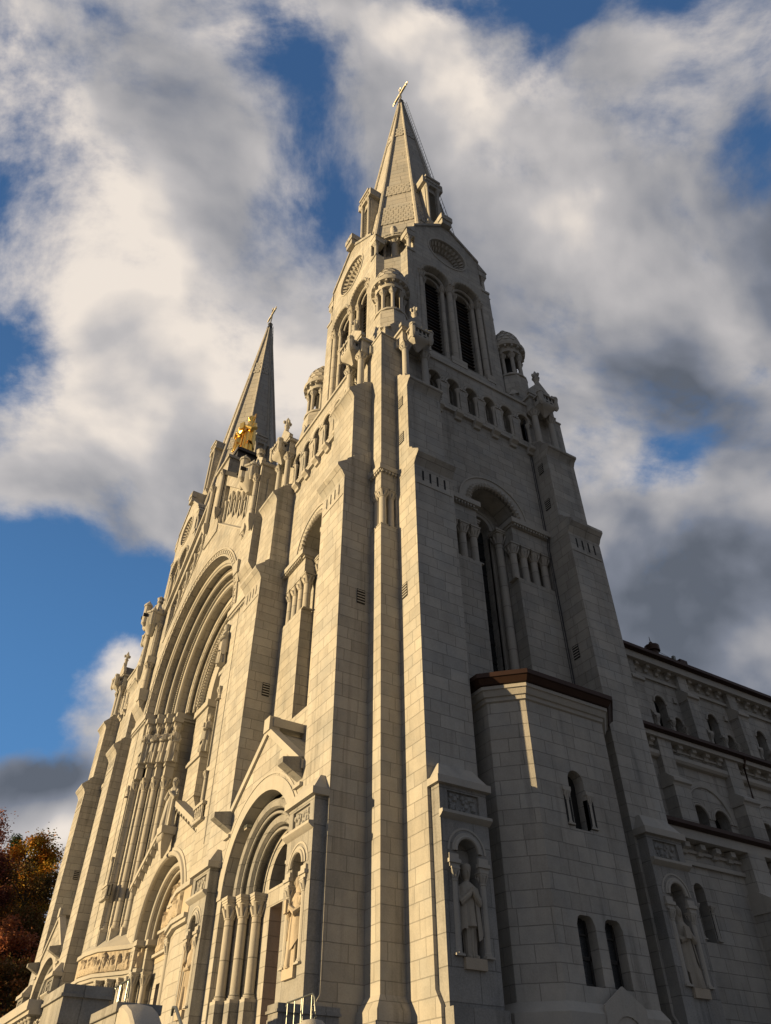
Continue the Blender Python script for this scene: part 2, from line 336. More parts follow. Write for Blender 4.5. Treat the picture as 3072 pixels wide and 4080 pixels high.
# ================================================================ THE CHURCH
W = 11.94; CB = .81; WB = 1.92; ZG = -1.6; H = W / 2
church = bpy.data.objects.new('basilica', None); S.collection.objects.link(church)
tag(church, 'grey granite twin-spired basilica with a deep round-arched central porch', 'church')
def side(k):
    t, nn = ((1, 0), (0, -1)), None
    T = ((1, 0), (0, 1), (-1, 0), (0, -1))[k]; Nn = ((0, -1), (1, 0), (0, 1), (-1, 0))[k]
    return lambda u, n, z: (-H + T[0] * (u - H) + Nn[0] * (H + n), H + T[1] * (u - H) + Nn[1] * (H + n), z)
SD = [side(k) for k in range(4)]
def ID(u, n, z): return (u, n, z)
U0, U1 = CB + WB, W - CB - WB          # bay between the buttresses 2.73 .. 9.21
def PO(parent, mb, name): return mb.build(name, parent)

def buttress_mesh(F, u0, k):
    u1 = u0 + WB; b = MB(MS, MDK, MT)
    b.nz(F, [(0, ZG), (1.52, ZG), (1.52, 2.95), (1.3, 3.3), (1.3, 21.75), (0, 21.75)], u0, u1)
    b.nz(F, [(0, 21.75), (1.3, 21.75), (1.36, 21.84), (1.42, 21.98), (1.64, 22.22), (1.64, 22.36), (1.2, 22.74), (1.2, 22.82), (.88, 23.1), (.88, 23.16), (0, 23.85)], u0 - .012, u1 + .012)
    b.nz(F, [(0, 22.8), (.96, 22.8), (.96, 27.1), (0, 27.1)], u0 + .0, u1 - .06)
    b.use(0).nz(F, [(0, 27.1), (.96, 27.1), (1.0, 27.2), (1.06, 27.34), (1.24, 27.5), (1.24, 27.62), (.86, 28.0), (.86, 28.06), (.47, 28.42), (.47, 28.5), (0, 28.78)], u0 - .012, u1 - .048)
    # four slit vents and a sunk band under the cornice, louvred openings in the flanks; their inner shade is painted near-black
    b.use(2).box(F, u0 + .1, u1 - .1, 1.28, 1.325, 20.72, 20.80)
    b.use(1)
    for i in range(4): b.box(F, u0 + .37 + i * .36, u0 + .46 + i * .36, 1.2, 1.306, 20.98, 21.52)
    for fu in (u0, u1 - .0):
        s_ = -1 if fu == u0 else 1
        for z, n in ((15.6, .38), (23.75, .42), (26.15, .42)):
            if z > 22 and s_ > 0: continue
            b.use(1).box(F, fu + s_ * .004 - .02, fu + s_ * .004 + .02 if s_ > 0 else fu + .02, n - .17, n + .17, z, z + .62) if z < 22 or s_ < 0 else None
            b.use(2)
            for j in range(5): b.box(F, min(fu, fu + s_ * .03), max(fu, fu + s_ * .03), n - .16, n + .16, z + .06 + j * .12, z + .10 + j * .12)
    return b
def aedicule(F, uc, seed):
    """pair of columns on the buttress head carrying a small gabled block, with a castle-shaped gargoyle"""
    b = MB(MS, MDK, MT, MLD); r = random.Random(seed)
    b.use(2)
    for du in (-.6, .55): b.column(F, uc + du, .42, 28.35, 31.1, .17, .45, .2, 12, 1.5)
    b.use(0).box(F, uc - .82, uc + .82, -.6, .55, 31.1, 32.05)
    b.use(2).box(F, uc - .92, uc + .92, -.6, .66, 32.05, 32.22)
    b.use(3).nz(lambda a, n, z: F(n, a, z), [(uc - .92, 32.22), (uc + .92, 32.22), (uc, 33.35)], -1.2, .5)
    b.use(0).nz(lambda a, n, z: F(n, a, z), [(uc - 1.0, 32.22), (uc + 1.0, 32.22), (uc + 1.0, 32.45), (uc, 33.7), (uc - 1.0, 32.45)], .5, .72)
    # finial
    b.use(2).lathe(F, uc, .55, [(33.4, .15), (33.9, .13), (34.0, .19), (34.08, .12), (34.25, .16), (34.4, .2), (34.55, .14), (34.85, .02)], 8)
    for q in range(4):
        a = pi / 2 * q; b.lathe(F, uc + .22 * cos(a), .55 + .22 * sin(a), [(34.2, .03), (34.33, .08), (34.42, .07), (34.5, .01)], 6)
    # castle gargoyle
    c = MB(MT, MDK); n0, n1, z0, z1 = .56, 1.12, 31.35, 31.9
    c.box(F, uc - .56, uc + .56, n0, n1, z0, z1)
    c.box(F, uc - .64, uc + .64, n0, n1 + .08, z1, z1 + .1)
    for i in range(5): c.box(F, uc - .62 + i * .28, uc - .50 + i * .28, n1 - .06, n1 + .08, z1 + .1, z1 + .24)
    c.nz(lambda a, n, z: F(n, a, z), [(uc - .58, z1 + .1), (uc + .58, z1 + .1), (uc, z1 + .45)], n0, n1 - .1)
    for du in (-.52, .52): c.lathe(F, uc + du, n1 - .06, [(z0 - .22, .03), (z0 - .05, .15), (z0, .16), (z1 + .12, .16), (z1 + .15, .2), (z1 + .26, .2), (z1 + .28, .02)], 8)
    c.loft([[F(uc + x * k, n0 + (n1 - n0) * y, z) for x, y in ((-.72, 0), (.72, 0), (.72, 1), (-.72, 1))] if False else [F(uc + x * k, n0 + (n1 - n0) * y * k, z) for x, y in ((-.53, 0), (.53, 0), (.53, 1), (-.53, 1))] for z, k in ((z0 - .6, .12), (z0 - .42, .3), (z0 - .2, .62), (z0 - .1, .9), (z0, 1))])
    c.use(1)
    for du in (-.36, -.12, .12, .36): c.add([F(uc + du + x, n1 + .006, z) for x, z in arch(0, .07, z0 + .5, z0 + .3, 5)], [tuple(range(8))])
    for du in (-.15, .15): c.box(F, uc + du - .08, uc + du + .08, n1 - .02, n1 + .008, z0 + .1, z0 + .18)
    for s_ in (-1, 1):
        for nn in (.72, .95): c.box(F, uc + s_ * .562 - .006, uc + s_ * .562 + .006, nn - .06, nn + .06, z0 + .3, z0 + .52)
    return b, c
def turret_mesh(cx, cy):
    """open round lantern with columns and a scaled stone dome, on a gabled pedestal"""
    b = MB(MTB, MDK, MT); F = lambda u, n, z: (cx + u, cy + n, z)
    def sq(h): return [(-h, -h), (h, -h), (h, h), (-h, h)]
    b.un(F, sq(1.0), 31.5, 33.6)
    oct_ = lambda R, z: [F(R * cos(pi / 8 + pi / 4 * i), R * sin(pi / 8 + pi / 4 * i), z) for i in range(8)]
    b.loft([oct_(1.02, 33.6), oct_(1.02, 35.5), oct_(.95, 35.9)])
    for k in range(4):
        a = pi / 2 * k; G = lambda u, n, z, a=a: F(u * cos(a) - n * sin(a), u * sin(a) + n * cos(a), z)
        b.nz(lambda p, q, z: G(q, p, z), [(-1.0, 33.5), (1.0, 33.5), (0, 35.0)], .35, 1.02)
        a += pi / 4; G = lambda u, n, z, a=a: F(u * cos(a) - n * sin(a), u * sin(a) + n * cos(a), z)
        b.loft([[G(x, y, 33.6) for x, y in ((-.3, 1.0), (.3, 1.0), (.3, 1.38), (-.3, 1.38))], [G(x, y, 34.3) for x, y in ((-.05, 1.0), (.05, 1.0), (.05, 1.1), (-.05, 1.1))]])
    b.use(2).lathe(F, 0, 0, [(35.9, .98), (36.0, 1.0), (36.05, .98)], 16)
    for k in range(8):
        a = pi / 4 * k + pi / 8; b.column(F, .74 * cos(a), .74 * sin(a), 36.05, 38.15, .115, .42, .16, 10, 1.6)
        b.loft([[F(R * cos(a + t), R * sin(a + t), z) for R, t in ((.62, -.1), (.62, .1), (.9, .08), (.9, -.08))] for z in (38.15, 38.35)])
    b.lathe(F, 0, 0, [(38.3, .6), (38.3, .9), (38.72, .94), (38.74, 1.16), (38.94, 1.2), (38.98, 1.06), (39.0, .3)], 24)
    b.use(1).lathe(F, 0, 0, [(36.05, .3), (38.4, .3)], 12)  # added dark core, stands for the shade inside the lantern
    b.use(2)
    for k in range(16):
        a = 2 * pi * k / 16; b.loft([[F(R * cos(a + t), R * sin(a + t), z) for R, t in ((.9, -.06), (.9, .06), (1.12, .05), (1.12, -.05))] for z in (38.55, 38.75)])
    rows = [(39.0, 1.0), (39.38, .99), (39.76, .94), (40.12, .85), (40.46, .71), (40.76, .53), (40.98, .33), (41.08, .16)]
    b.lathe(F, 0, 0, rows, 24)
    for j in range(6):
        z, R = rows[j]; z2, R2 = rows[j + 1]; nk = 14
        for k in range(nk):
            a = 2 * pi * (k + .5 * (j % 2)) / nk; t = pi / nk * .86
            b.prism([F((R + .055) * cos(a - t), (R + .055) * sin(a - t), z + .02), F((R + .055) * cos(a + t), (R + .055) * sin(a + t), z + .02), F((R2 + .05) * cos(a + t), (R2 + .05) * sin(a + t), z2 - .09), F((R2 + .05) * cos(a), (R2 + .05) * sin(a), z2 + .01), F((R2 + .05) * cos(a - t), (R2 + .05) * sin(a - t), z2 - .09)],
                    [F((R - .05) * cos(a - t), (R - .05) * sin(a - t), z + .02), F((R - .05) * cos(a + t), (R - .05) * sin(a + t), z + .02), F((R2 - .06) * cos(a + t), (R2 - .06) * sin(a + t), z2 - .09), F((R2 - .06) * cos(a), (R2 - .06) * sin(a), z2), F((R2 - .06) * cos(a - t), (R2 - .06) * sin(a - t), z2 - .09)])
    b.lathe(F, 0, 0, [(41.02, .16), (41.12, .24), (41.3, .26), (41.45, .19), (41.6, .04)], 12)
    return b

def pedestal(F, u0, u1, parent):
    """statue pedestal against a buttress: niche, sunk panel, string and hipped coping (statue itself is separate)"""
    uc = (u0 + u1) / 2; b = MB(MG, MDK, MT, MR)
    out = [(u0, ZG), (u1, ZG), (u1, 8.35), (u0, 8.35)]
    b.panel(F, out, [arch(uc, .36, 6.55, 3.95, 12), rect(u0 + .28, u1 - .28, 7.62, 8.2)], 1.302, 1.72)
    b.box(F, u0 - .02, u1 + .02, 1.3, 1.9, ZG, 2.9)
    b.use(0).box(F, u0 + .28, u1 - .28, 1.31, 1.64, 7.62, 8.2)
    rr = random.Random(int(u0 * 100))
    for i in range(26):
        a, c, s_ = rr.uniform(u0 + .38, u1 - .38), rr.uniform(7.7, 8.1), rr.uniform(.05, .12)
        b.lathe(lambda p, q, z: F(p, q, z), a, 1.62, [(c - s_, .02), (c - s_ * .4, s_ * .9), (c + s_ * .5, s_ * .8), (c + s_, .02)], 6)
    b.use(2).nz(F, [(1.72, 7.38), (1.80, 7.42), (1.90, 7.5), (1.90, 7.58), (1.72, 7.60)], u0 - .04, u1 + .04)
    b.box(F, u0 - .12, u1 + .12, 1.3, 1.86, 8.35, 8.56)
    b.loft([[F(u0 - .06, 1.3, 8.56), F(u1 + .06, 1.3, 8.56), F(u1 + .06, 1.8, 8.56), F(u0 - .06, 1.8, 8.56)], [F(u0 + .22, 1.3, 9.08), F(u1 - .22, 1.3, 9.08), F(u1 - .22, 1.45, 9.08), F(u0 + .22, 1.45, 9.08)]])
    b.ring(F, uc, 6.55, .36, .52, 1.70, 1.76, seg=16); b.roll(F, uc, 6.55, .40, 1.76, .055, seg=18)
    b.ring(F, uc, 6.55, .60, .66, 1.70, 1.74, seg=16)
    for s_ in (-1, 1):
        b.box(F, uc + s_ * .5 - .16, uc + s_ * .5 + .16, 1.7, 1.79, 6.1, 6.45); b.box(F, uc + s_ * .5 - .2, uc + s_ * .5 + .2, 1.7, 1.84, 6.2, 6.3)
        b.column(F, uc + s_ * .48, 1.68, 4.0, 6.1, .095, .34, .14, 10, 1.5)
    b.use(3).box(F, uc - .34, uc + .34, 1.32, 1.82, 3.72, 3.975)
    return b.build('statue_pedestal', parent)

def arcade(F, parent):
    b = MB(MS, MDK, MT)
    cs = [3.06 + 1.165 * i for i in range(6)]
    b.panel(F, rect(U0, U1, 28.2, 31.6), [arch(c, .40, 30.25, 28.55, 10) for c in cs], -.38, .15)
    b.panel(F, rect(U0, U1, 28.2, 31.6), [arch(c, .29, 30.25, 28.66, 10) for c in cs], -.9, -.381)
    b.box(F, CB, U0, -.4, .15, 31.0, 31.6); b.box(F, U1, W - CB, -.4, .15, 31.0, 31.6)
    b.use(1).box(F, U0, U1, -1.0, -.91, 28.2, 31.5)
    b.use(2)
    for c in cs:
        b.roll(F, c, 30.25, .43, .15, .06, seg=16, ps=6); b.ring(F, c, 30.25, .54, .58, .13, .17, seg=14)
        for s_ in (-1, 1):
            b.box(F, c + s_ * .47 - .13, c + s_ * .47 + .13, .0, .2, 30.1, 30.2)
            b.lathe(F, c + s_ * .32, .05, [(28.58, .12), (28.66, .12), (28.7, .085), (29.75, .08), (29.78, .1), (29.8, .085), (30.0, .14), (30.03, .15), (30.1, .15)], 8)
        b.nz(F, [(.0, 27.72), (.12, 27.72), (.16, 27.86), (.34, 27.98), (.36, 28.15), (0, 28.15)], c - .02, c + .38)
    b.box(F, U0 - 1.0, U1 + 1.0, -.2, .24, 31.6, 31.78)
    b.box(F, U0, U1, -.3, .152, 28.15, 28.2)
    b.build('blind_arcade', parent)

def tall_window(F, parent, portal=False):
    """tall round-headed window with flanking blocks of four columns"""
    c = H; b = MB(MS, MDK, MT)
    b.panel(F, [(U1, 22.4), (U1, 28.2), (U0, 28.2), (U0, 22.4)] + [(c - 1.42 * cos(pi * i / 24), 22.4 + 1.42 * sin(pi * i / 24)) for i in range(25)], [], -1.15, 0)
    (b.box(F, U0, U1, -2.2, 0, ZG, 13.7) if not portal else (b.box(F, U0, U1, -2.2, -.01, 9.4, 13.7), b.box(F, U0, c - 1.41, -2.2, -.51, ZG, 9.4), b.box(F, c + 1.41, U1, -2.2, -.51, ZG, 9.4)))
    b.use(0)
    for s_ in (-1, 1):
        a0, a1 = (U0, 4.96) if s_ < 0 else (6.98, U1)
        b.use(0).box(F, a0, a1, -2.2, 0, 13.7, 19.07); b.box(F, a0, a1, -2.2, -.62, 19.07, 21.1); b.box(F, a0, a1, -2.2, 0, 21.1, 21.98)
        b.use(2).box(F, a0, a1 + (.06 if s_ < 0 else 0), -.7, .08, 22.0, 22.12) if s_ < 0 else b.use(2).box(F, a0 - .06, a1, -.7, .08, 22.0, 22.12)
        b.box(F, a0 - (.12 if s_ > 0 else 0), a1 + (.12 if s_ < 0 else 0), -.7, .24, 22.12, 22.4)
        for i in range(int((a1 - a0) / .16)): b.box(F, a0 + .04 + i * .16, a0 + .12 + i * .16, .07, .19, 22.0, 22.12)
        b.use(1).box(F, a0 + .2, a0 + .5, -.64, -.6, 19.3, 19.9)
    # inner orders of the window
    b.use(0).panel(F, rect(4.6, 7.34, 13.7, 24.1), [arch(c, .62, 22.3, 13.71, 16)], -1.7, -1.15)
    b.use(2)
    b.ring(F, c, 22.4, 1.50, 1.92, -.02, .07, seg=24); b.ring(F, c, 22.4, 1.88, 1.96, -.02, .12, seg=24)
    b.roll(F, c, 22.4, 1.44, .04, .135, seg=64, rope=1)
    b.roll(F, c, 22.3, .95, -1.13, .10, seg=24); b.ring(F, c, 22.3, .62, .8, -1.17, -1.05, seg=20)
    for s_ in (-1, 1):
        b.box(F, c + s_ * .80 - .1, c + s_ * .80 + .1, -1.15, -.97, 13.7, 21.9); b.box(F, c + s_ * .66 - .04, c + s_ * .66 + .04, -1.25, -1.07, 13.7, 21.9)
    b.build('bay_wall', parent)
    cc = MB(MC)
    for s_ in (-1, 1): cc.column(F, c + s_ * .78, -.74, 13.75, 22.0, .19, .75, .25)
    cc.build('window_column', parent)
    for s_ in (-1, 1):
        cc = MB(MC)
        for i in range(4):
            u = (7.07 + .60 * i) if s_ > 0 else (4.87 - .60 * i); cc.column(F, u, -.26, 19.08, 21.1, .17, .55, .14, 12, 1.55)
        cc.build('column_group', parent)
    g = MB(MGL, MDK); g.box(F, c - .66, c + .66, -1.65, -1.6, 13.72, 22.95)
    g.use(1)
    for z in [14.6 + .9 * i for i in range(9)]: g.box(F, c - .62, c + .62, -1.6, -1.57, z, z + .06)
    g.box(F, c - .03, c + .03, -1.6, -1.57, 13.8, 22.9)
    g.build('window_glass', parent)

def corner_piers(b):
    for (cx, cy, sx, sy) in ((0, 0, -1, 1), (-W, 0, 1, 1), (0, W, -1, -1), (-W, W, 1, -1)):
        F = lambda u, n, z, cx=cx, cy=cy, sx=sx, sy=sy: (cx + sx * u, cy + sy * n, z)
        L = U0
        def q(i0, i1, z0, z1): b.un(F, [(i0, i0), (L, i0), (L, i1), (L, L), (i0, L)], z0, z1)
        def sh(e, z0, z1): b.un(F, [(e, e), (L, e), (L, L), (e, L)], z0, z1)
        b.use(0); sh(-.0, 3.3, 19.1)
        b.loft([[F(x, y, z) for x, y in ((e, e), (L, e), (L, L), (e, L))] for z, e in ((ZG, -.22), (2.95, -.22), (3.3, -.0))])
        # niche with shafts at the corner
        b.un(F, [(.52, .52), (.9, .52), (.9, 0), (L, 0), (L, L), (0, L), (0, .9), (.52, .9)], 19.1, 21.1)
        b.un(F, [(.0, .74), (.52, .74), (.52, .9), (0, .9)], 19.1, 21.1); b.un(F, [(.74, .0), (.9, 0), (.9, .52), (.74, .52)], 19.1, 21.1)
        sh(0, 21.1, 22.0); b.use(1)
        b.un(F, [(-.12, -.12), (L, -.12), (L, L), (-.12, L)], 22.08, 22.34); b.un(F, [(-.06, -.06), (L, -.06), (L, L), (-.06, L)], 22.0, 22.08)
        for i in range(5):
            b.box(F, .0 + i * .16, .08 + i * .16, -.1, 0, 21.94, 22.05); b.box(F, -.1, 0, .0 + i * .16, .08 + i * .16, 21.94, 22.05)
        b.use(0); sh(.0, 22.34, 31.78); b.use(1); sh(-.05, 31.78, 31.88)
        for (a, c) in ((.2, .2), (.58, .2), (.2, .58)): b.column(F, a, c, 19.1, 21.1, .15, .42, .12, 12, 1.45)

def belfry(parent):
    """cross-shaped belfry stage with four gables"""
    h = 3.32; q = 4.77; a = 2.62
    b = MB(MS, MDK, MT, MLD)
    for k in range(4):
        F = SD[k]; c = H
        outer = [(c - h, 31.7), (c + h, 31.7), (c + h, 44.55), (c + h - .65, 45.25), (c + h - .65, 48.0), (c, 50.6), (c - h + .65, 48.0), (c - h + .65, 45.25), (c - h, 44.55)]
        A1 = [[(c + 2.5, 34.7), (c + 2.5, 42.75)] + [(c + 1.2 + .98 * cos(pi * i / 18), 42.75 + .98 * sin(pi * i / 18)) for i in range(19)] + [(c - 1.2 + .98 * cos(pi * i / 18), 42.75 + .98 * sin(pi * i / 18)) for i in range(19)] + [(c - 2.5, 42.75), (c - 2.5, 34.7)]]
        b.use(0).panel(F, outer, A1 + [circle(c, 46.75, 1.5, 32)], -1.75, -1.2)
        b.panel(F, rect(c - 3.0, c + 3.0, 31.7, 44.6), [arch(c + s_ * 1.2, .70, 42.6, 34.7, 16) for s_ in (-1, 1)], -2.3, -1.75)
        b.use(0).nz(F, [(-1.9, 34.0), (-1.12, 34.0), (-1.12, 34.35), (-1.3, 34.8), (-1.9, 34.8)], c - 2.5, c + 2.5)
        b.nz(F, [(-1.2, 31.7), (-1.05, 31.7), (-1.05, 32.6), (-1.2, 32.8)], c - h, c + h)
        b.use(2)
        for s_ in (-1, 1):
            b.ring(F, c + s_ * 1.2, 42.75, .98, 1.17, -1.22, -1.13, seg=22); b.roll(F, c + s_ * 1.2, 42.75, 1.06, -1.13, .075, seg=44, rope=1)
            b.roll(F, c + s_ * 1.2, 42.75, .80, -1.55, .10, seg=22); b.roll(F, c + s_ * 1.2, 42.75, .64, -1.8, .08, seg=22)
            b.box(F, c + s_ * 1.2 - .62, c + s_ * 1.2 + .62, -2.3, -1.4, 34.5, 34.72)
        # gable coping + cross block
        for s_ in (-1, 1):
            b.use(0).prism([F(c + s_ * x, -2.1, z) for x, z in ((0, 50.55), (h - .6, 47.95), (h - .6, 48.2), (0, 50.85))], [F(c + s_ * x, -1.1, z) for x, z in ((0, 50.55), (h - .6, 47.95), (h - .6, 48.2), (0, 50.85))])
            b.use(3).prism([F(c + s_ * x, -3.2, z) for x, z in ((0, 50.4), (h - .7, 47.8), (h - .7, 48.05), (0, 50.65))], [F(c + s_ * x, -2.1, z) for x, z in ((0, 50.4), (h - .7, 47.8), (h - .7, 48.05), (0, 50.65))])
            b.use(0).box(F, *(sorted((c + s_ * (h - .62), c + s_ * (h + .02)))), -1.9, -1.14, 44.5, 44.72)
            b.use(2).column(F, c + s_ * (h - .28), -1.38, 44.7, 46.5, .14, .4, .14, 10, 1.4)
            b.use(0).box(F, *(sorted((c + s_ * (h - .66), c + s_ * (h - .02)))), -1.9, -1.16, 46.5, 47.1)
            b.nz(lambda p, n_, z: F(n_, p, z), [(c + s_ * (h - .66), 47.1), (c + s_ * (h + .06), 47.1), (c + s_ * (h - .66), 47.9)], -1.9, -1.12)
        b.use(0).box(F, c - .4, c + .4, -2.5, -.85, 50.3, 51.7); b.use(2).box(F, c - .48, c + .48, -1.3, -.78, 50.9, 51.5)
        for (x, z) in ((-.2, 51.35), (.2, 51.35), (0, 50.95)): b.ring(F, c + x, z, .06, .13, -.84, -.76, 0, 2 * pi, 10)
        # rose: stepped carved reveal with zig-zag voussoirs, inner tracery
        b.use(2).ring(F, c, 46.75, 1.5, 1.62, -1.22, -1.15, 0, 2 * pi, 36)
        b.loft([[F(c + R * cos(2 * pi * j / 36), n_, 46.75 + R * sin(2 * pi * j / 36)) for j in range(36)] for R, n_ in ((1.54, -1.3), (1.5, -1.36), (1.02, -2.0), (1.02, -2.35))], cap=False)
        for j in range(26):
            for rr_ in (1.14, 1.36):
                t = 2 * pi * (j + (.5 if rr_ < 1.2 else 0)) / 26; n_ = -2.0 + (rr_ - 1.02) / .48 * .64; n2 = n_ + .13
                q4 = ((rr_ - .1, -.075), (rr_ + .09, -.075 * .8), (rr_ + .09, .04), (rr_ - .1, .04))
                b.prism([F(c + r_ * cos(t + w_), n_ + .16 + (r_ - rr_) * 1.0, 46.75 + r_ * sin(t + w_)) for r_, w_ in q4], [F(c + r_ * cos(t + w_), n_ - .1, 46.75 + r_ * sin(t + w_)) for r_, w_ in q4])
        b.ring(F, c, 46.75, .88, 1.04, -2.3, -2.05, 0, 2 * pi, 28); b.ring(F, c, 46.75, .12, .24, -2.3, -2.1, 0, 2 * pi, 14)
        for j in range(6):
            t = pi / 3 * j; b.prism([F(c + cos(t) * r_ - sin(t) * w_, -2.32, 46.75 + sin(t) * r_ + cos(t) * w_) for r_, w_ in ((.2, -.05), (.9, -.08), (.9, .08), (.2, .05))], [F(c + cos(t) * r_ - sin(t) * w_, -2.2, 46.75 + sin(t) * r_ + cos(t) * w_) for r_, w_ in ((.2, -.05), (.9, -.08), (.9, .08), (.2, .05))])
        b.use(1).ring(F, c, 46.75, 0.001, 1.1, -2.5, -2.42, 0, 2 * pi, 20)
        b.use(1).box(F, c - 2.7, c + 2.7, -2.9, -2.8, 34.6, 44.0)
        # notched corner at the right end of this face (diagonal face between two gables)
        b.use(0)
        P = [F(c + h, -1.2, 0), F(c + h, -1.9, 0), SD[(k + 1) % 4](c - h, -1.9, 0), SD[(k + 1) % 4](c - h, -1.2, 0), SD[(k + 1) % 4](c - h, -2.6, 0), F(c + h, -2.6, 0)]
        P1 = F(c + h + .16, -1.72, 0); P2 = SD[(k + 1) % 4](c - h - .16, -1.72, 0)
        ring_ = [P1, P2, SD[(k + 1) % 4](c - h + .6, -2.4, 0), F(c + h - .6, -2.4, 0)]
        b.prism([(x, y, 31.7) for x, y, _ in ring_], [(x, y, 44.1) for x, y, _ in ring_])
        # flanks of the notch (run back from each face corner to the diagonal)
        for G, s2 in ((F, 1), (SD[(k + 1) % 4], -1)):
            u_ = c + s2 * h
            b.un(G, [(u_, -1.21), (u_ + s2 * .16, -1.72), (u_ - s2 * .4, -1.9), (u_ - s2 * .4, -1.3)], 31.7, 44.5)
        b.use(3).prism([(x, y, 44.1) for x, y, _ in (F(c + h, -1.16, 0), F(c + h + .06, -2.0, 0), SD[(k + 1) % 4](c - h - .06, -2.0, 0), SD[(k + 1) % 4](c - h, -1.16, 0), SD[(k + 1) % 4](c - h + .8, -1.9, 0), F(c + h - .8, -1.9, 0))][:0] or [(x, y, 44.1) for x, y, _ in (P1, P2, SD[(k + 1) % 4](c - h + 1.4, -3.4, 0), F(c + h - 1.4, -3.4, 0))],
                       [(x, y, 44.35) for x, y, _ in (P1, P2, SD[(k + 1) % 4](c - h + 1.4, -3.4, 0), F(c + h - 1.4, -3.4, 0))])
    b.use(0).box(lambda u, n, z: (-H + u, H + n, z), -3.3, 3.3, -3.3, 3.3, 44.2, 47.5)
    b.build('belfry_stage', parent)
    for k in range(4):
        F = SD[k]; c = H
        for s_ in (-1, 1):
            L = MB(MLV, MLW)
            for i in range(26):
                z = 34.75 + i * .33
                L.use(1 if (i + k) % 3 == 0 else 0).nz(F, [(-2.5, z + .16), (-1.95, z - .06), (-1.95, z), (-2.5, z + .22)], c + s_ * 1.2 - .71, c + s_ * 1.2 + .71)
            L.build('belfry_louver', parent)
        cc = MB(MC)
        for du in (-2.29, -.02, 2.29): cc.column(F, c + du, -1.40, 35.0, 42.75, .19, .62, .2, 12, 1.5)
        for du in (-1.95, 1.95, -.45, .45): cc.column(F, c + du, -1.62, 35.0, 42.68, .15, .55, .2, 10, 1.45)
        cc.use(0)
        for du in (-2.3, 0, 2.3): cc.box(F, c + du - (.55 if du == 0 else .3), c + du + (.55 if du == 0 else .3), -1.7, -1.1, 34.4, 35.0)
        cc.build('belfry_columns', parent)

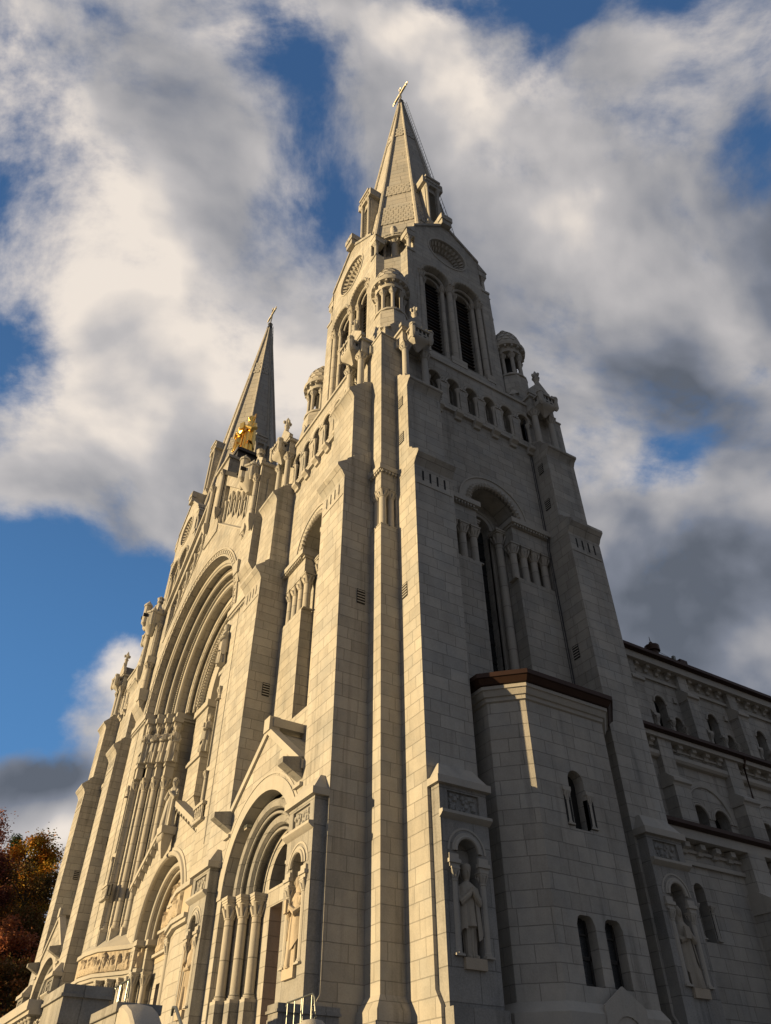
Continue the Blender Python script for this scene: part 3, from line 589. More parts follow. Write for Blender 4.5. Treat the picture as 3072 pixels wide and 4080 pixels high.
def spire(parent):
    cx, cy = -H, H; ZA = 86.4; kk = .1130
    def V(i, z, e=0.0):
        R = kk * (ZA - z) + e; t = pi / 8 + pi / 4 * i; return Vector((cx + R * cos(t), cy + R * sin(t), z))
    b = MB(MSP, MT)
    zs = [46.5 + i * (84.0 - 46.5) / 12 for i in range(13)]
    b.loft([[V(i, z) for i in range(8)] for z in zs])
    b.use(1)
    for i in range(8):  # fish-scale bands
        for z0, z1 in ((52.3, 55.6), (58.0, 60.1), (72.9, 75.2)):
            nr = int(round((z1 - z0) / .42))
            for r_ in range(nr):
                za, zb = z0 + (z1 - z0) * r_ / nr, z0 + (z1 - z0) * (r_ + 1) / nr
                A, B = V(i, za), V(i + 1, za); A2, B2 = V(i, zb), V(i + 1, zb); wd = (B - A).length; n_ = max(2, int(wd / .40))
                nrm = Vector((cos(pi / 4 * (i + 1)), sin(pi / 4 * (i + 1)), .1)).normalized() * .07
                for j in range(n_):
                    t0 = (j + .04 + (.5 if r_ % 2 else 0)) / (n_ + .5); t1 = t0 + .92 / (n_ + .5)
                    tm = (t0 + t1) / 2
                    lo = lambda t, f: (A.lerp(B, t)).lerp(A2.lerp(B2, t), f)
                    pts = [lo(t0, 1), lo(t0, .3), lo(t0 * .75 + tm * .25, .08), lo(tm, 0), lo(t1 * .75 + tm * .25, .08), lo(t1, .3), lo(t1, 1)]
                    b.prism([tuple(p + nrm) for p in pts], [tuple(p - nrm) for p in pts])
    b.build('spire_faces', parent)
    r = MB(MC)
    for i in range(8): r.tube([V(i, z, .02) for z in zs], [.20 * (1 - .45 * (z - 46.5) / 37.5) for z in zs], 8)
    r.build('spire_ribs', parent)
    for k in range(4):
        F = SD[k]; c = H; d = MB(MTB, MDK, MT)
        d.panel(F, rect(c - .66, c + .66, 52.2, 58.3), [arch(c, .34, 57.3, 52.9, 10)], -2.75, -2.25)
        d.box(F, c - .66, c - .5, -3.9, -2.75, 52.2, 58.3); d.box(F, c + .5, c + .66, -3.9, -2.75, 52.2, 58.3)
        d.nz(F, [(-4.0, 51.6), (-2.2, 51.6), (-1.95, 52.0), (-1.95, 52.25), (-4.0, 52.25)], c - .8, c + .8)
        d.use(2).column(F, c - .5, -2.15, 52.3, 58.3, .12, .5, .2, 10, 1.4); d.column(F, c + .5, -2.15, 52.3, 58.3, .12, .5, .2, 10, 1.4)
        d.use(0).box(F, c - .95, c + .95, -3.6, -2.0, 58.3, 59.3); d.use(2).box(F, c - .7, c + .7, -3.4, -1.9, 59.3, 59.55)
        for i in range(5): d.ring(F, c - .62 + i * .31, 58.8, .07, .13, -2.03, -1.93, 0, 2 * pi, 10)
        d.use(1).box(F, c - .5, c + .5, -2.74, -2.7, 52.9, 57.7)
        for j in range(11): d.use(2).nz(F, [(-2.65, 53.1 + j * .4), (-2.3, 53.0 + j * .4), (-2.3, 53.05 + j * .4), (-2.65, 53.15 + j * .4)], c - .34, c + .34)
        d.build('spire_dormer', parent)
    c_ = MB(MLD); Fc = lambda u, n, z: (cx + u, cy + n, z)
    c_.lathe(Fc, 0, 0, [(83.6, .36), (83.9, .42), (84.2, .4), (84.3, .3), (84.9, .26), (85.0, .34), (85.15, .1)], 8, pi / 8); c_.build('spire_cap', parent)
    x = MB(MSI)
    x.tube([Fc(0, 0, 85.0), Fc(0, 0, 88.7)], .085, 8); x.tube([Fc(-1.25, 0, 87.3), Fc(1.25, 0, 87.3)], .12, 8)
    x.tube([Fc(0, 0, 86.5), Fc(0, 0, 88.4)], .12, 8)
    for (a, z) in ((-1.25, 87.3), (1.25, 87.3), (0, 88.6)):
        for q_ in ((0, 0), (.13, .13), (-.13, .13), (0, .2), (.13, -.13), (-.13, -.13)): x.lathe(Fc, a + q_[0], 0, [(z + q_[1] - .07, .02), (z + q_[1], .075), (z + q_[1] + .07, .02)], 6)
    x.ring(Fc, 0, 87.3, .3, .38, -.04, .04, 0, 2 * pi, 16); x.ring(Fc, 0, 86.1, .1, .2, -.04, .04, 0, 2 * pi, 12)
    x.build('spire_cross', parent)
    t = MB(MSS); p0 = V(0, 50, .25); p1 = Vector(Fc(.4, 0, 84.6))
    t.tube([V(0, z, .22) for z in (48, 60, 72, 84)] + [Fc(.2, 0, 85.1)], .03, 5); t.tube([V(0, z, .42) for z in (48, 60, 72, 84)], .025, 5)
    for i in range(44): z = 49 + i * .8; t.tube([V(0, z, .2), V(0, z + .4, .43)], .018, 4)
    t.build('spire_ladder', parent)

def corner_angel(parent, k):
    """half figure behind a lettered band on the corner between two gables"""
    a = -pi / 4 + k * pi / 2; nx, ny = cos(a), sin(a); tx, ty = -ny, nx
    D0 = 5.02
    F = lambda u, n, z: (-H + nx * (D0 + n) + tx * u, H + ny * (D0 + n) + ty * u, z)
    b = MB(MTB, MDK, MT)
    b.box(F, -1.05, 1.05, -2.2, -.75, 44.2, 48.90)
    for u in (-.78, 0, .78): b.use(2).column(F, u, -.45 if u == 0 else -.6, 44.3, 47.60, .26 if u == 0 else .13, .35, .2, 12, 1.2)
    b.use(2).ring(F, 0, 48.50, .62, .9, -.85, -.55, seg=18)
    for s_ in (-1, 1):   # wings
        for j in range(6): b.tube([F(s_ * .18, -.62, 48.50 - j * .04), F(s_ * (.55 + .02 * j), -.55, 48.80 - j * .16), F(s_ * (.92 - .03 * j), -.5, 48.20 - j * .17)], [.1, .1, .04], 6)
        b.tube([F(s_ * .3, -.35, 48.30), F(s_ * .62, -.1, 47.90), F(s_ * .62, -.05, 47.40), F(s_ * .5, 0, 47.00)], [.14, .13, .12, .06], 8)
    hd = [(48.40, .12), (48.50, .15), (48.60, .2), (48.75, .24), (48.92, .22), (49.05, .13), (49.10, .04)]
    b.lathe(F, 0, -.08, [(47.60, .2), (48.10, .24), (48.30, .22), (48.42, .13)] + hd, 14)
    b.lathe(F, 0, .15, [(48.66, .02), (48.72, .05), (48.82, .02)], 6)
    b.lathe(F, 0, -.2, [(48.20, .2), (48.50, .25), (48.90, .27), (49.08, .19), (49.18, .05)], 12)
    # curved band with lettering
    pts = [(-.95 + .19 * i, -.05 + .16 * (1 - ((-.95 + .19 * i) / .95) ** 2)) for i in range(11)]
    b.un(F, pts + [(u, n - .16) for u, n in reversed(pts)], 47.62, 48.02)
    o = b.build('angel_bracket', parent)
    cu = bpy.data.curves.new('band_lettering', 'FONT'); cu.body = 'MATER \u00b7 PATRIAE'; cu.size = .235; cu.extrude = .02; cu.align_x = 'CENTER'; cu.align_y = 'CENTER'; cu.space_character = 1.05
    t = bpy.data.objects.new('band_lettering', cu); S.collection.objects.link(t); cu.materials.append(MG)
    p = F(0, .135, 47.82); mtx = Matrix(((tx, 0, nx, p[0]), (ty, 0, ny, p[1]), (0, 1, 0, p[2]), (0, 0, 0, 1)))
    dg = bpy.context.evaluated_depsgraph_get(); me = bpy.data.meshes.new_from_object(t.evaluated_get(dg)); bpy.data.objects.remove(t)
    # bend the letters onto the band
    for v_ in me.vertices:
        x_ = v_.co.x; v_.co.z += -.16 * (x_ / .95) ** 2
    me.transform(mtx); t = bpy.data.objects.new('band_lettering', me); S.collection.objects.link(t); t.parent = parent

def side_portal(F, parent):
    c = H; b = MB(MG, MDK, MT, MS, MDR)
    out = [(U0, ZG), (U1, ZG), (U1, 9.9), (c, 12.35), (U0, 9.9)]
    b.use(3).panel(F, out, [arch(c, 2.87, 7.2, ZG + .01, 28)], .8, 1.3)
    b.use(0).panel(F, [(U0, ZG), (U1, ZG), (U1, 9.9), (U0, 9.9)], [arch(c, 2.42, 7.2, ZG + .01, 26)], .5, .8)
    b.panel(F, [(U0, ZG), (U1, ZG), (U1, 9.9), (U0, 9.9)], [arch(c, 1.95, 7.2, ZG + .01, 24)], .2, .5)
    b.use(3).panel(F, [(U0 + .6, ZG), (U1 - .6, ZG), (U1 - .6, 9.4), (U0 + .6, 9.4)], [arch(c, 1.25, 7.35, 7.3, 20), rect(c - 1.0, c + 1.0, ZG + .01, 6.7)], -.5, .2)
    b.use(2).ring(F, c, 7.2, 2.87, 3.34, 1.29, 1.345, seg=32)
    b.ring(F, c, 7.2, 3.42, 3.5, 1.29, 1.33, seg=32)
    b.use(0)
    for R, n_, r_ in ((2.52, .86, .17), (2.05, .56, .17), (2.22, .84, .05), (1.75, .54, .05)): b.roll(F, c, 7.2, R, n_, r_, seg=36)
    # gable coping and roof
    for s_ in (-1, 1):
        b.use(2).prism([F(c + s_ * x, 1.0, z) for x, z in ((0, 12.3), (3.24, 9.86), (3.24, 10.16), (0, 12.62))], [F(c + s_ * x, 1.4, z) for x, z in ((0, 12.3), (3.24, 9.86), (3.24, 10.16), (0, 12.62))])
        for j in range(6):  # stepped stone courses of the roof
            x0, x1 = 3.24 * j / 6, 3.24 * (j + 1) / 6; z0 = 12.3 - 2.4 * j / 6
            b.use(0).prism([F(c + s_ * x, 0.0, z) for x, z in ((x0, z0 - .1), (x1, z0 - .5), (x1, z0 - .22), (x0, z0 + .18))], [F(c + s_ * x, 1.1, z) for x, z in ((x0, z0 - .1), (x1, z0 - .5), (x1, z0 - .22), (x0, z0 + .18))])
        # kneeler blocks
        u = c + s_ * 2.98
        b.use(0).nz(F, [(1.3, 9.55), (2.05, 9.95), (2.05, 10.14), (1.3, 10.3)], u - .2, u + .2)
        b.use(2).box(F, u - .26, u + .26, 1.3, 1.42, 9.3, 9.42)
    b.use(2).box(F, c - .3, c + .3, .0, 1.3, 12.55, 12.9); b.box(F, c - .26, c + .26, 1.02, 1.46, 12.4, 12.95)
    b.use(0)
    for s_ in (-1, 1):
        for x, n_ in ((2.62, 1.0), (2.12, .70), (1.66, .38)):
            b.box(F, c + s_ * x - .24, c + s_ * x + .24, n_ - .26, n_ + .24, ZG, 4.0)
            b.use(2).box(F, c + s_ * x - .29, c + s_ * x + .29, n_ - .3, n_ + .29, 7.12, 7.22); b.use(0)
    b.use(1).box(F, c - 1.4, c + 1.4, -1.9, -1.8, 7.2, 9.0)
    b.use(4).box(F, c - 1.4, c - 1.0, -3.0, -.5, ZG, 6.8); b.box(F, c + 1.0, c + 1.4, -3.0, -.5, ZG, 6.8); b.box(F, c - 1.4, c + 1.4, -3.0, -.5, 6.7, 7.2); b.box(F, c - 1.4, c + 1.4, -3.1, -3.0, ZG, 7.2)
    for z in (1.5, 3.4, 5.2): b.box(F, c - 1.02, c - .94, -2.6, -.7, z, z + .06)
    b.build('side_portal', parent)
    for s_ in (-1, 1):
        for x, n_ in ((2.62, 1.0), (2.12, .70), (1.66, .38)):
            cc = MB(MC); cc.column(F, c + s_ * x, n_, 4.0, 7.12, .165, .62, .26, 18, 1.6); cc.build('portal_column', parent)

def tower(full=True):
    root = MB(MS, MT); corner_piers(root)
    root.use(0).box(ID, -W + 1.0, -1.0, 1.0, W - 1.0, 31.5, 31.7)
    tw = root.build('bell_tower', church)
    for k in range(4):
        F = SD[k]
        for u0 in (CB, W - CB - WB): buttress_mesh(F, u0, k).build('buttress', tw)
        for j, uc in enumerate((CB + WB / 2 - .02, W - CB - WB / 2 - .05)):
            a, g = aedicule(F, uc, k * 2 + j); a.build('aedicule', tw); g.build('castle_gargoyle', tw)
        tall_window(F, tw, k == 0); arcade(F, tw)
        corner_angel(tw, k)
    for cx, cy in ((-1.6, 1.6), (-W + 1.6, 1.6), (-1.6, W - 1.6), (-W + 1.6, W - 1.6)): turret_mesh(cx, cy).build('corner_turret', tw)
    belfry(tw); spire(tw)
    side_portal(SD[0], tw)
    for k, us in ((0, ((.93, 2.62), (W - 2.62, W - .93))), (1, ((.93, 2.62), (W - 2.62, W - .93)))):
        for a, c in us: pedestal(SD[k], a, c, tw)
    return tw
tower_near = tower()
SP = 32.64
def copy_tree(o, parent):
    c = o.copy(); S.collection.objects.link(c); c.parent = parent
    for ch in [x for x in list(o.children)]: copy_tree(ch, c)
    return c
tower_far = copy_tree(tower_near, church); tower_far.location = (-SP, 0, 0)
# ---------------------------------------------------------------- central front between the towers
XC = -22.3; YW = -.65; ZS = 23.2; RB = 7.35
FX = lambda u, n, z: (u, -n, z)          # u = x, n = towards the street
def central_front():
    b = MB(MS, MDK, MT, MLD); nw = .65
    xl, xr = -SP - .03, -W + .03
    out = [(xr, ZS), (xr, 31.0), (xr - 1.7, 32.1), (XC + 1.25, 38.9), (XC + 1.25, 40.6), (XC - 1.25, 40.6), (XC - 1.25, 38.9), (xl + 1.7, 32.1), (xl, 31.0), (xl, ZS)] + [(XC - RB * cos(pi * i / 48), ZS + RB * sin(pi * i / 48)) for i in range(49)]
    slots = []
    for s_ in (-1, 1):
        for i in range(5):
            u = XC + s_ * (2.25 + 1.2 * i); zt = 36.5 - .97 * i; slots.append(arch(u, .27, zt - .42, zt - 2.2 - .1 * 0, 6))
    # sunk field of the raking arcade: front layer frames it, slots are cut in the layer behind
    fr = []
    for s_ in (-1, 1):
        f = [(XC + s_ * 1.35, 34.0), (XC + s_ * 7.55, 29.0), (XC + s_ * 7.55, 32.2), (XC + s_ * 1.35, 37.75)]
        fr.append(f if s_ > 0 else list(reversed(f)))
    b.panel(FX, out, fr, nw - .3, nw)
    b.panel(FX, out, slots, nw - .75, nw - .301)
    for f in fr: b.use(1).panel(FX, f, [], -.25, -.15)
    b.use(2)
    for s_ in (-1, 1):   # gable coping, end piers
        b.prism([FX(XC + s_ * x, nw - 1.3, z) for x, z in ((1.25, 38.85), (8.9, 31.75), (8.9, 32.15), (1.25, 39.25))], [FX(XC + s_ * x, nw + .22, z) for x, z in ((1.25, 38.85), (8.9, 31.75), (8.9, 32.15), (1.25, 39.25))])
        x0, x1 = sorted((XC + s_ * (XC - (-W - .0)) * -1, XC + s_ * 8.55)) if False else sorted((XC + s_ * 10.33, XC + s_ * 8.7))
        b.use(0).box(FX, x0, x1, -.4, 1.15 if True else 0, 24.6, 32.0)
        b.nz(FX, [(.6, 23.8), (1.15, 24.6), (.6, 24.6)], x0, x1)
        b.box(FX, x0, x1, -.4, .66, ZG, 24.6)
        b.use(2).box(FX, x0 - .1, x1 + .1, -.5, 1.27, 32.0, 32.22)
        b.use(3).nz(lambda a, n, z: FX(n, a, z), [(x0 - .1, 32.22), (x1 + .1, 32.22), ((x0 + x1) / 2, 33.0)], -.5, 1.1)
        b.use(2).nz(lambda a, n, z: FX(n, a, z), [(x0 - .12, 32.22), (x1 + .12, 32.22), (x1 + .12, 32.45), ((x0 + x1) / 2, 33.3), (x0 - .12, 32.45)], 1.0, 1.25)
        xm = (x0 + x1) / 2
        b.lathe(FX, xm, 1.1, [(33.0, .17), (33.4, .14), (33.5, .26), (33.7, .22), (33.85, .3), (34.1, .03)], 8)
        # wall strips beside the towers above the impost; groove shade painted as a near-black strip
        b.use(1).box(FX, XC + s_ * 8.66 - .03, XC + s_ * 8.66 + .03, nw - .02, nw + .012, 10.5, 22.7)
    # raking arcade colonnettes and hoods
    b.use(2)
    for s_ in (-1, 1):
        for i in range(5):
            u = XC + s_ * (2.25 + 1.2 * i); zt = 36.5 - .97 * i
            b.roll(FX, u, zt - .42, .36, nw - .27, .07, seg=12, ps=6)
            for t in ((-1, 1) if i == 0 else (1,)):
                b.lathe(FX, u + s_ * t * .6, nw - .2, [(zt - 2.6, .02), (zt - 2.1, .12), (zt - 2.0, .085), (zt - 1.0, .08), (zt - .95, .1), (zt - .65, .15), (zt - .55, .15)], 8)
        b.prism([FX(XC + s_ * x, nw - .31, z) for x, z in ((1.35, 34.0), (7.55, 29.0), (7.55, 29.25), (1.35, 34.25))], [FX(XC + s_ * x, nw + .06, z) for x, z in ((1.35, 33.95), (7.55, 28.95), (7.55, 29.05), (1.35, 34.05))])
    # central pedestal block of the gable
    b.use(0).box(FX, XC - 1.27, XC + 1.27, -.6, nw + .08, 33.4, 38.9); b.box(FX, XC - 1.28, XC + 1.28, -1.2, nw + .1, 38.9, 40.7)
    b.use(2).box(FX, XC - 1.4, XC + 1.4, -1.4, nw + .25, 40.7, 40.95)
    b.use(3).box(FX, XC - 1.1, XC + 1.1, -1.9, .25, 40.95, 41.2); b.box(FX, XC - .85, XC + .85, -1.8, 0.1, 41.2, 42.2); b.box(FX, XC - 1.05, XC + 1.05, -1.95, .2, 42.2, 42.5)
    b.use(2)
    for s_ in (-1, 1):
        b.column(FX, XC + s_ * 1.05, nw + .25, 35.4, 39.3, .17, .5, .2, 12, 1.4); b.loft([[FX(XC + s_ * 1.05 + x * k, nw + .25 + y * k, z) for x, y in ((-.25, -.25), (.25, -.25), (.25, .25), (-.25, .25))] for z, k in ((34.6, .2), (35.0, .8), (35.4, 1))])
    # carved band and orders of the great arch
    b.ring(FX, XC, ZS, RB, RB + .5, nw - .02, nw + .03, seg=60); b.ring(FX, XC, ZS, RB + .48, RB + .56, nw, nw + .09, seg=60); b.ring(FX, XC, ZS, RB + .0, RB + .06, nw, nw + .07, seg=60)
    for i in range(90):   # carved running ornament
        a = pi * (i + .5) / 90; rr = RB + .27
        b.ring(FX, XC + rr * cos(a), ZS + rr * sin(a), .07, .15, nw + .02, nw + .075, a + (0 if i % 2 else pi), a + (pi if i % 2 else 2 * pi), 5)
    b.build('central_wall', church)
    g = MB(MTB, MT, MDK)
    orders = [(7.35, 7.05, .65, .10), (7.05, 6.6, .10, -.45), (6.6, 6.1, -.45, -1.0), (6.1, 5.75, -1.0, -2.2)]
    for Ro, Ri, n1, n0 in orders: g.ring(FX, XC, ZS, Ri, Ro + .25, n0, n1 - .001 if Ri > 7 else n0 + .02 + (n1 - n0) * 0, seg=60) if False else None
    g.ring(FX, XC, ZS, 7.35, 7.6, -.12, .36, seg=60)
    g.ring(FX, XC, ZS, 7.02, 7.6, -.5, .08, seg=60); g.ring(FX, XC, ZS, 6.6, 7.3, -1.0, -.48, seg=60); g.ring(FX, XC, ZS, 6.12, 6.9, -1.6, -.98, seg=60)
    g.ring(FX, XC, ZS, 5.7, 6.5, -2.3, -1.5, seg=60); g.ring(FX, XC, ZS, 5.1, 6.0, -3.0, -2.2, seg=60)
    for R, n_ in ((5.62, -1.62), (5.45, -1.95), (5.25, -2.15)): g.roll(FX, XC, ZS, R, n_, .10, seg=50)
    g.use(1)
    g.roll(FX, XC, ZS, 7.16, .10, .15, seg=60); g.roll(FX, XC, ZS, 6.96, .08, .06, seg=60)
    g.roll(FX, XC, ZS, 6.70, -.46, .12, seg=60); g.ring(FX, XC, ZS, 6.78, 7.0, -.5, -.40, seg=60)
    g.roll(FX, XC, ZS, 6.22, -.97, .15, seg=60)
    for i in range(150):  # bead rows and key pattern as raised stones
        a = pi * (i + .5) / 150
        g.prism([FX(XC + R * cos(a + t), .18, ZS + R * sin(a + t)) for R, t in ((7.22, -.006), (7.32, -.006), (7.32, .006), (7.22, .006))], [FX(XC + R * cos(a + t), .10, ZS + R * sin(a + t)) for R, t in ((7.22, -.006), (7.32, -.006), (7.32, .006), (7.22, .006))])
        g.prism([FX(XC + R * cos(a + t), -.34, ZS + R * sin(a + t)) for R, t in ((6.82, -.008), (6.96, -.008), (6.96, .002), (6.82, .002))], [FX(XC + R * cos(a + t), -.42, ZS + R * sin(a + t)) for R, t in ((6.82, -.008), (6.96, -.008), (6.96, .002), (6.82, .002))])
        g.prism([FX(XC + R * cos(a + t), -.72, ZS + R * sin(a + t)) for R, t in ((6.28, -.006), (6.42, -.006), (6.42, .006), (6.28, .006))], [FX(XC + R * cos(a + t), -1.0, ZS + R * sin(a + t)) for R, t in ((6.28, -.006), (6.42, -.006), (6.42, .006), (6.28, .006))])
    g.build('great_arch', church)
    # jambs with stepped angles
    j = MB(MTB, MDK, MT)
    for s_ in (-1, 1):
        m = lambda pts: [(XC + s_ * x, n) for x, n in pts]
        e_ = 10.36 - .01
        j.use(0).un(FX, m([(e_, .65), (RB, .65), (RB, .2), (6.95, .2), (6.95, -.3), (6.5, -.3), (6.5, -.8), (6.05, -.8), (6.05, -3.2), (e_, -3.2)]), ZG, ZS - .5)
        j.use(2)
        j.un(FX, m([(10.3, .72), (RB - .08, .72), (RB - .08, .1), (6.85, .1), (6.85, -.4), (6.4, -.4), (6.4, -.9), (5.9, -.9), (5.9, -3.0), (10.3, -3.0)]), ZS - .5, ZS - .34)
        j.un(FX, m([(10.3, .80), (RB - .18, .80), (RB - .18, .02), (6.75, .02), (6.75, -.48), (6.3, -.48), (6.3, -.98), (5.8, -.98), (5.8, -3.0), (10.3, -3.0)]), ZS - .34, ZS)
        for i in range(16): j.box(FX, XC + s_ * (RB + .1 + i * .18) - .05, XC + s_ * (RB + .1 + i * .18) + .05, .7, .77, ZS - .62, ZS - .5)
        # pilasters carrying the saints, their ledge, tall shafts
        for i, (x, n) in enumerate(((7.22, .30), (6.86, -.2), (6.42, -.68), (5.98, -1.12))):
            cx_ = XC + s_ * x
            j.use(2).box(FX, cx_ - .24, cx_ + .24, n - .26, n + .2, 19.55, ZS - .36)
            j.box(FX, cx_ - .34, cx_ + .34, n - .34, n + .36, 19.4, 19.62); j.box(FX, cx_ - .27, cx_ + .27, n - .3, n + .27, 18.7, 19.4)
            j.box(FX, cx_ - .34, cx_ + .34, n - .34, n + .34, 22.45, 22.75)
        j.use(0).box(FX, *sorted((XC + s_ * 5.0, XC + s_ * 6.2)), -3.2, -2.9, ZG, 40 if False else ZS)
        # sloping sill below the shafts
        j.use(2).un(FX, m([(RB + .05, .72), (6.9, .3), (6.5, -.2), (6.05, -.6), (5.6, -1.2), (RB + .3, -1.2)]), 9.55, 9.95) if False else None
        # inner pier with its own saint
        j.use(0).box(FX, *sorted((XC + s_ * 5.2, XC + s_ * 3.0)), -3.2, -2.15, 16.9, ZS - .5)
        j.use(2).box(FX, *sorted((XC + s_ * 5.35, XC + s_ * 2.85)), -3.2, -2.0, ZS - .5, ZS - .05); j.box(FX, *sorted((XC + s_ * 5.3, XC + s_ * 2.9)), -3.2, -2.02, 19.3, 19.55)
        j.use(0)
        j.loft([[FX(x, n, z) for x, n in ((XC + s_ * 5.0, -3.2), (XC + s_ * 3.2, -3.2), (XC + s_ * 3.2, nn), (XC + s_ * 5.0, nn))] for z, nn in ((15.6, -2.9), (16.2, -2.45), (16.9, -2.2))])
    j.use(0).panel(FX, [(XC - 6.1, 7.3), (XC + 6.1, 7.3), (XC + 6.1, 29.9), (XC - 6.1, 29.9)], [circle(XC, 21.3, 2.3, 36)], -3.6, -3.2)
    j.use(2).ring(FX, XC, 21.3, 2.3, 2.6, -3.2, -3.1, 0, 2 * pi, 40)
    j.use(1).box(FX, XC - 2.4, XC + 2.4, -3.7, -3.61, 18.9, 23.7)
    j.build('porch_jamb', church)
    a = MB(MT)
    a.roll(FX, XC, ZS, 4.35, -2.05, .22, seg=60); a.ring(FX, XC, ZS, 3.0, 5.2, -3.2, -2.2, seg=50)
    for i in range(64):
        t = pi * (i + .5) / 64
        for R, dd in ((4.2, 0), (4.35, .024), (4.5, 0)):
            a.prism([FX(XC + r_ * cos(t + dd + q), -1.76, ZS + r_ * sin(t + dd + q)) for r_, q in ((R - .05, -.014), (R + .05, -.014), (R + .05, .014), (R - .05, .014))], [FX(XC + r_ * cos(t + dd + q), -2.0, ZS + r_ * sin(t + dd + q)) for r_, q in ((R - .05, -.014), (R + .05, -.014), (R + .05, .014), (R - .05, .014))])
    a.build('inner_arch', church)
    # five tall shafts each side
    for s_ in (-1, 1):
        for i, (x, n, zb) in enumerate(((7.50, .34, 10.0), (6.9, -.12, 10.0), (6.37, -.6, 10.0), (5.87, -1.08, 11.2))):
            c = MB(MC); c.column(FX, XC + s_ * x, n, zb, 18.72, .20, .7, .34, 16, 1.5); c.build('porch_column', church)
    # plinths, sloping sill, figured frieze, portal
    p = MB(MTB, MDK, MT, MR, MCU, MDR)
    for s_ in (-1, 1):
        m = lambda pts: [(XC + s_ * x, n) for x, n in pts]
        for x, n, zb in ((7.50, .34, 10.0), (6.9, -.12, 10.0), (6.37, -.6, 10.0), (5.87, -1.08, 11.2)):
            p.use(2).box(FX, XC + s_ * x - .27, XC + s_ * x + .27, n - .3, n + .28, 8.8, zb)
        A0 = m([(8.3, 1.05), (7.4, .98), (5.9, .72), (4.3, -.45), (3.4, -.9)]); B0 = m([(8.3, .3), (7.6, .2), (6.6, -.4), (5.0, -1.4), (3.6, -1.8)])
        lf = []
        for (ax, an), (bx, bn) in zip(A0, B0): lf.append([FX(ax, an, 8.95), FX(bx, bn, 9.9), FX(bx, bn, 8.8), FX(ax, an, 8.8)])
        p.use(2).loft(lf)
        def path(off, z0, z1, mat):
            q = m([(9.0, 1.0 + off), (7.4, 1.0 + off), (5.9 - off * .5, .7 + off), (4.3 - off, -.45 + off), (3.2 - off, -.85 + off)]); back = m([(3.2, -2.0), (9.0, -2.0)])
            p.use(mat).un(FX, q + back, z0, z1)
        path(.12, 8.75, 8.95, 2); path(0, 7.72, 8.75, 3); path(.16, 7.55, 7.72, 2); path(.06, 7.4, 7.55, 2); path(-.12, ZG, 7.4, 0)
        # relief figures on the frieze
        rr = random.Random(7 + s_)
        q = m([(8.1, 1.0), (7.4, 1.0), (5.9, .7), (4.3, -.45), (3.2, -.85)])
        relief(p.use(3), [(a_, n_ + .01) for a_, n_ in (q if s_ < 0 else q)], 7.74, 8.74, 7 + s_, .17)
    # gabled portal
    c = XC; n1 = -.5; f = [(c - 5.6, ZG), (c + 5.6, ZG), (c + 5.6, 11.9), (c, 15.0), (c - 5.6, 11.9)]
    p.use(0).panel(FX, f, [arch(c, 3.35, 8.95, ZG + .01, 34)], n1 - .5, n1)
    p.panel(FX, rect(c - 5.0, c + 5.0, ZG, 13.0), [arch(c, 2.85, 8.95, ZG + .01, 30)], n1 - 1.0, n1 - .5)
    p.use(0).panel(FX, rect(c - 3.3, c + 3.3, ZG, 12.5), [rect(c - 1.9, c - .3, ZG + .01, 6.9), rect(c + .3, c + 1.9, ZG + .01, 6.9)], n1 - 1.5, n1 - 1.0)
    p.use(5)
    for a_, b_ in ((-2.2, -1.9), (-.3, .3), (1.9, 2.2)): p.box(FX, c + a_, c + b_, n1 - 3.2, n1 - 1.5, ZG, 7.1)
    p.box(FX, c - 2.2, c + 2.2, n1 - 3.2, n1 - 3.1, ZG, 7.1); p.box(FX, c - 2.2, c + 2.2, n1 - 3.2, n1 - 1.5, 6.9, 7.2)
    p.use(2).ring(FX, c, 8.95, 3.35, 3.75, n1, n1 + .05, seg=34); p.roll(FX, c, 8.95, 3.45, n1 + .05, .14, seg=40); p.roll(FX, c, 8.95, 3.0, n1 - .45, .13, seg=36); p.roll(FX, c, 8.95, 2.8, n1 - .7, .07, seg=36)
    for s_ in (-1, 1):
        p.prism([FX(c + s_ * x, n1 - .3, z) for x, z in ((0, 15.0), (5.7, 11.85), (5.7, 12.15), (0, 15.32))], [FX(c + s_ * x, n1 + .34, z) for x, z in ((0, 15.0), (5.7, 11.85), (5.7, 12.15), (0, 15.32))])
        for i in range(11):
            x = .45 + i * .5; z = 15.0 - 3.15 * x / 5.7
            p.prism([FX(c + s_ * (x + a_), n1 - .02, z + b_) for a_, b_ in ((-.14, .05), (.14, -.10), (0, -.42))], [FX(c + s_ * (x + a_), n1 + .28, z + b_) for a_, b_ in ((-.14, .05), (.14, -.10), (0, -.2))])
        for x, n_ in ((3.1, n1 - .15), (2.65, n1 - .6)):
            p.column(FX, c + s_ * x, n_, 4.2, 7.5, .15, .6, .25, 14, 1.5); p.box(FX, c + s_ * x - .24, c + s_ * x + .24, n_ - .3, n_ + .22, ZG, 4.2); p.box(FX, c + s_ * x - .26, c + s_ * x + .26, n_ - .3, n_ + .26, 8.7, 8.95)
        for x, n_ in ((5.6, .35), (4.9, -.05), (4.25, -.45), (3.7, -.7)): p.column(FX, c + s_ * x, n_ + .12, 4.2, 7.4, .14, .6, .25, 14, 1.5)
    # tympanum figures in three tiers
    rr = random.Random(3)
    for z0, xs, hh in ((8.3, 2.5, .95), (9.35, 2.2, .95), (10.4, 1.3, 1.0)):
        relief(p.use(3), [(c - xs, n1 - .96), (c + xs, n1 - .96)], z0, z0 + hh, int(z0 * 10), .2)
        p.use(2).box(FX, c - xs - .3, c + xs + .3, n1 - 1.0, n1 - .78, z0 - .14, z0)
    p.use(3).box(FX, c - 3.0, c + 3.0, n1 - 1.0, n1 - .97, 7.9, 12.0)
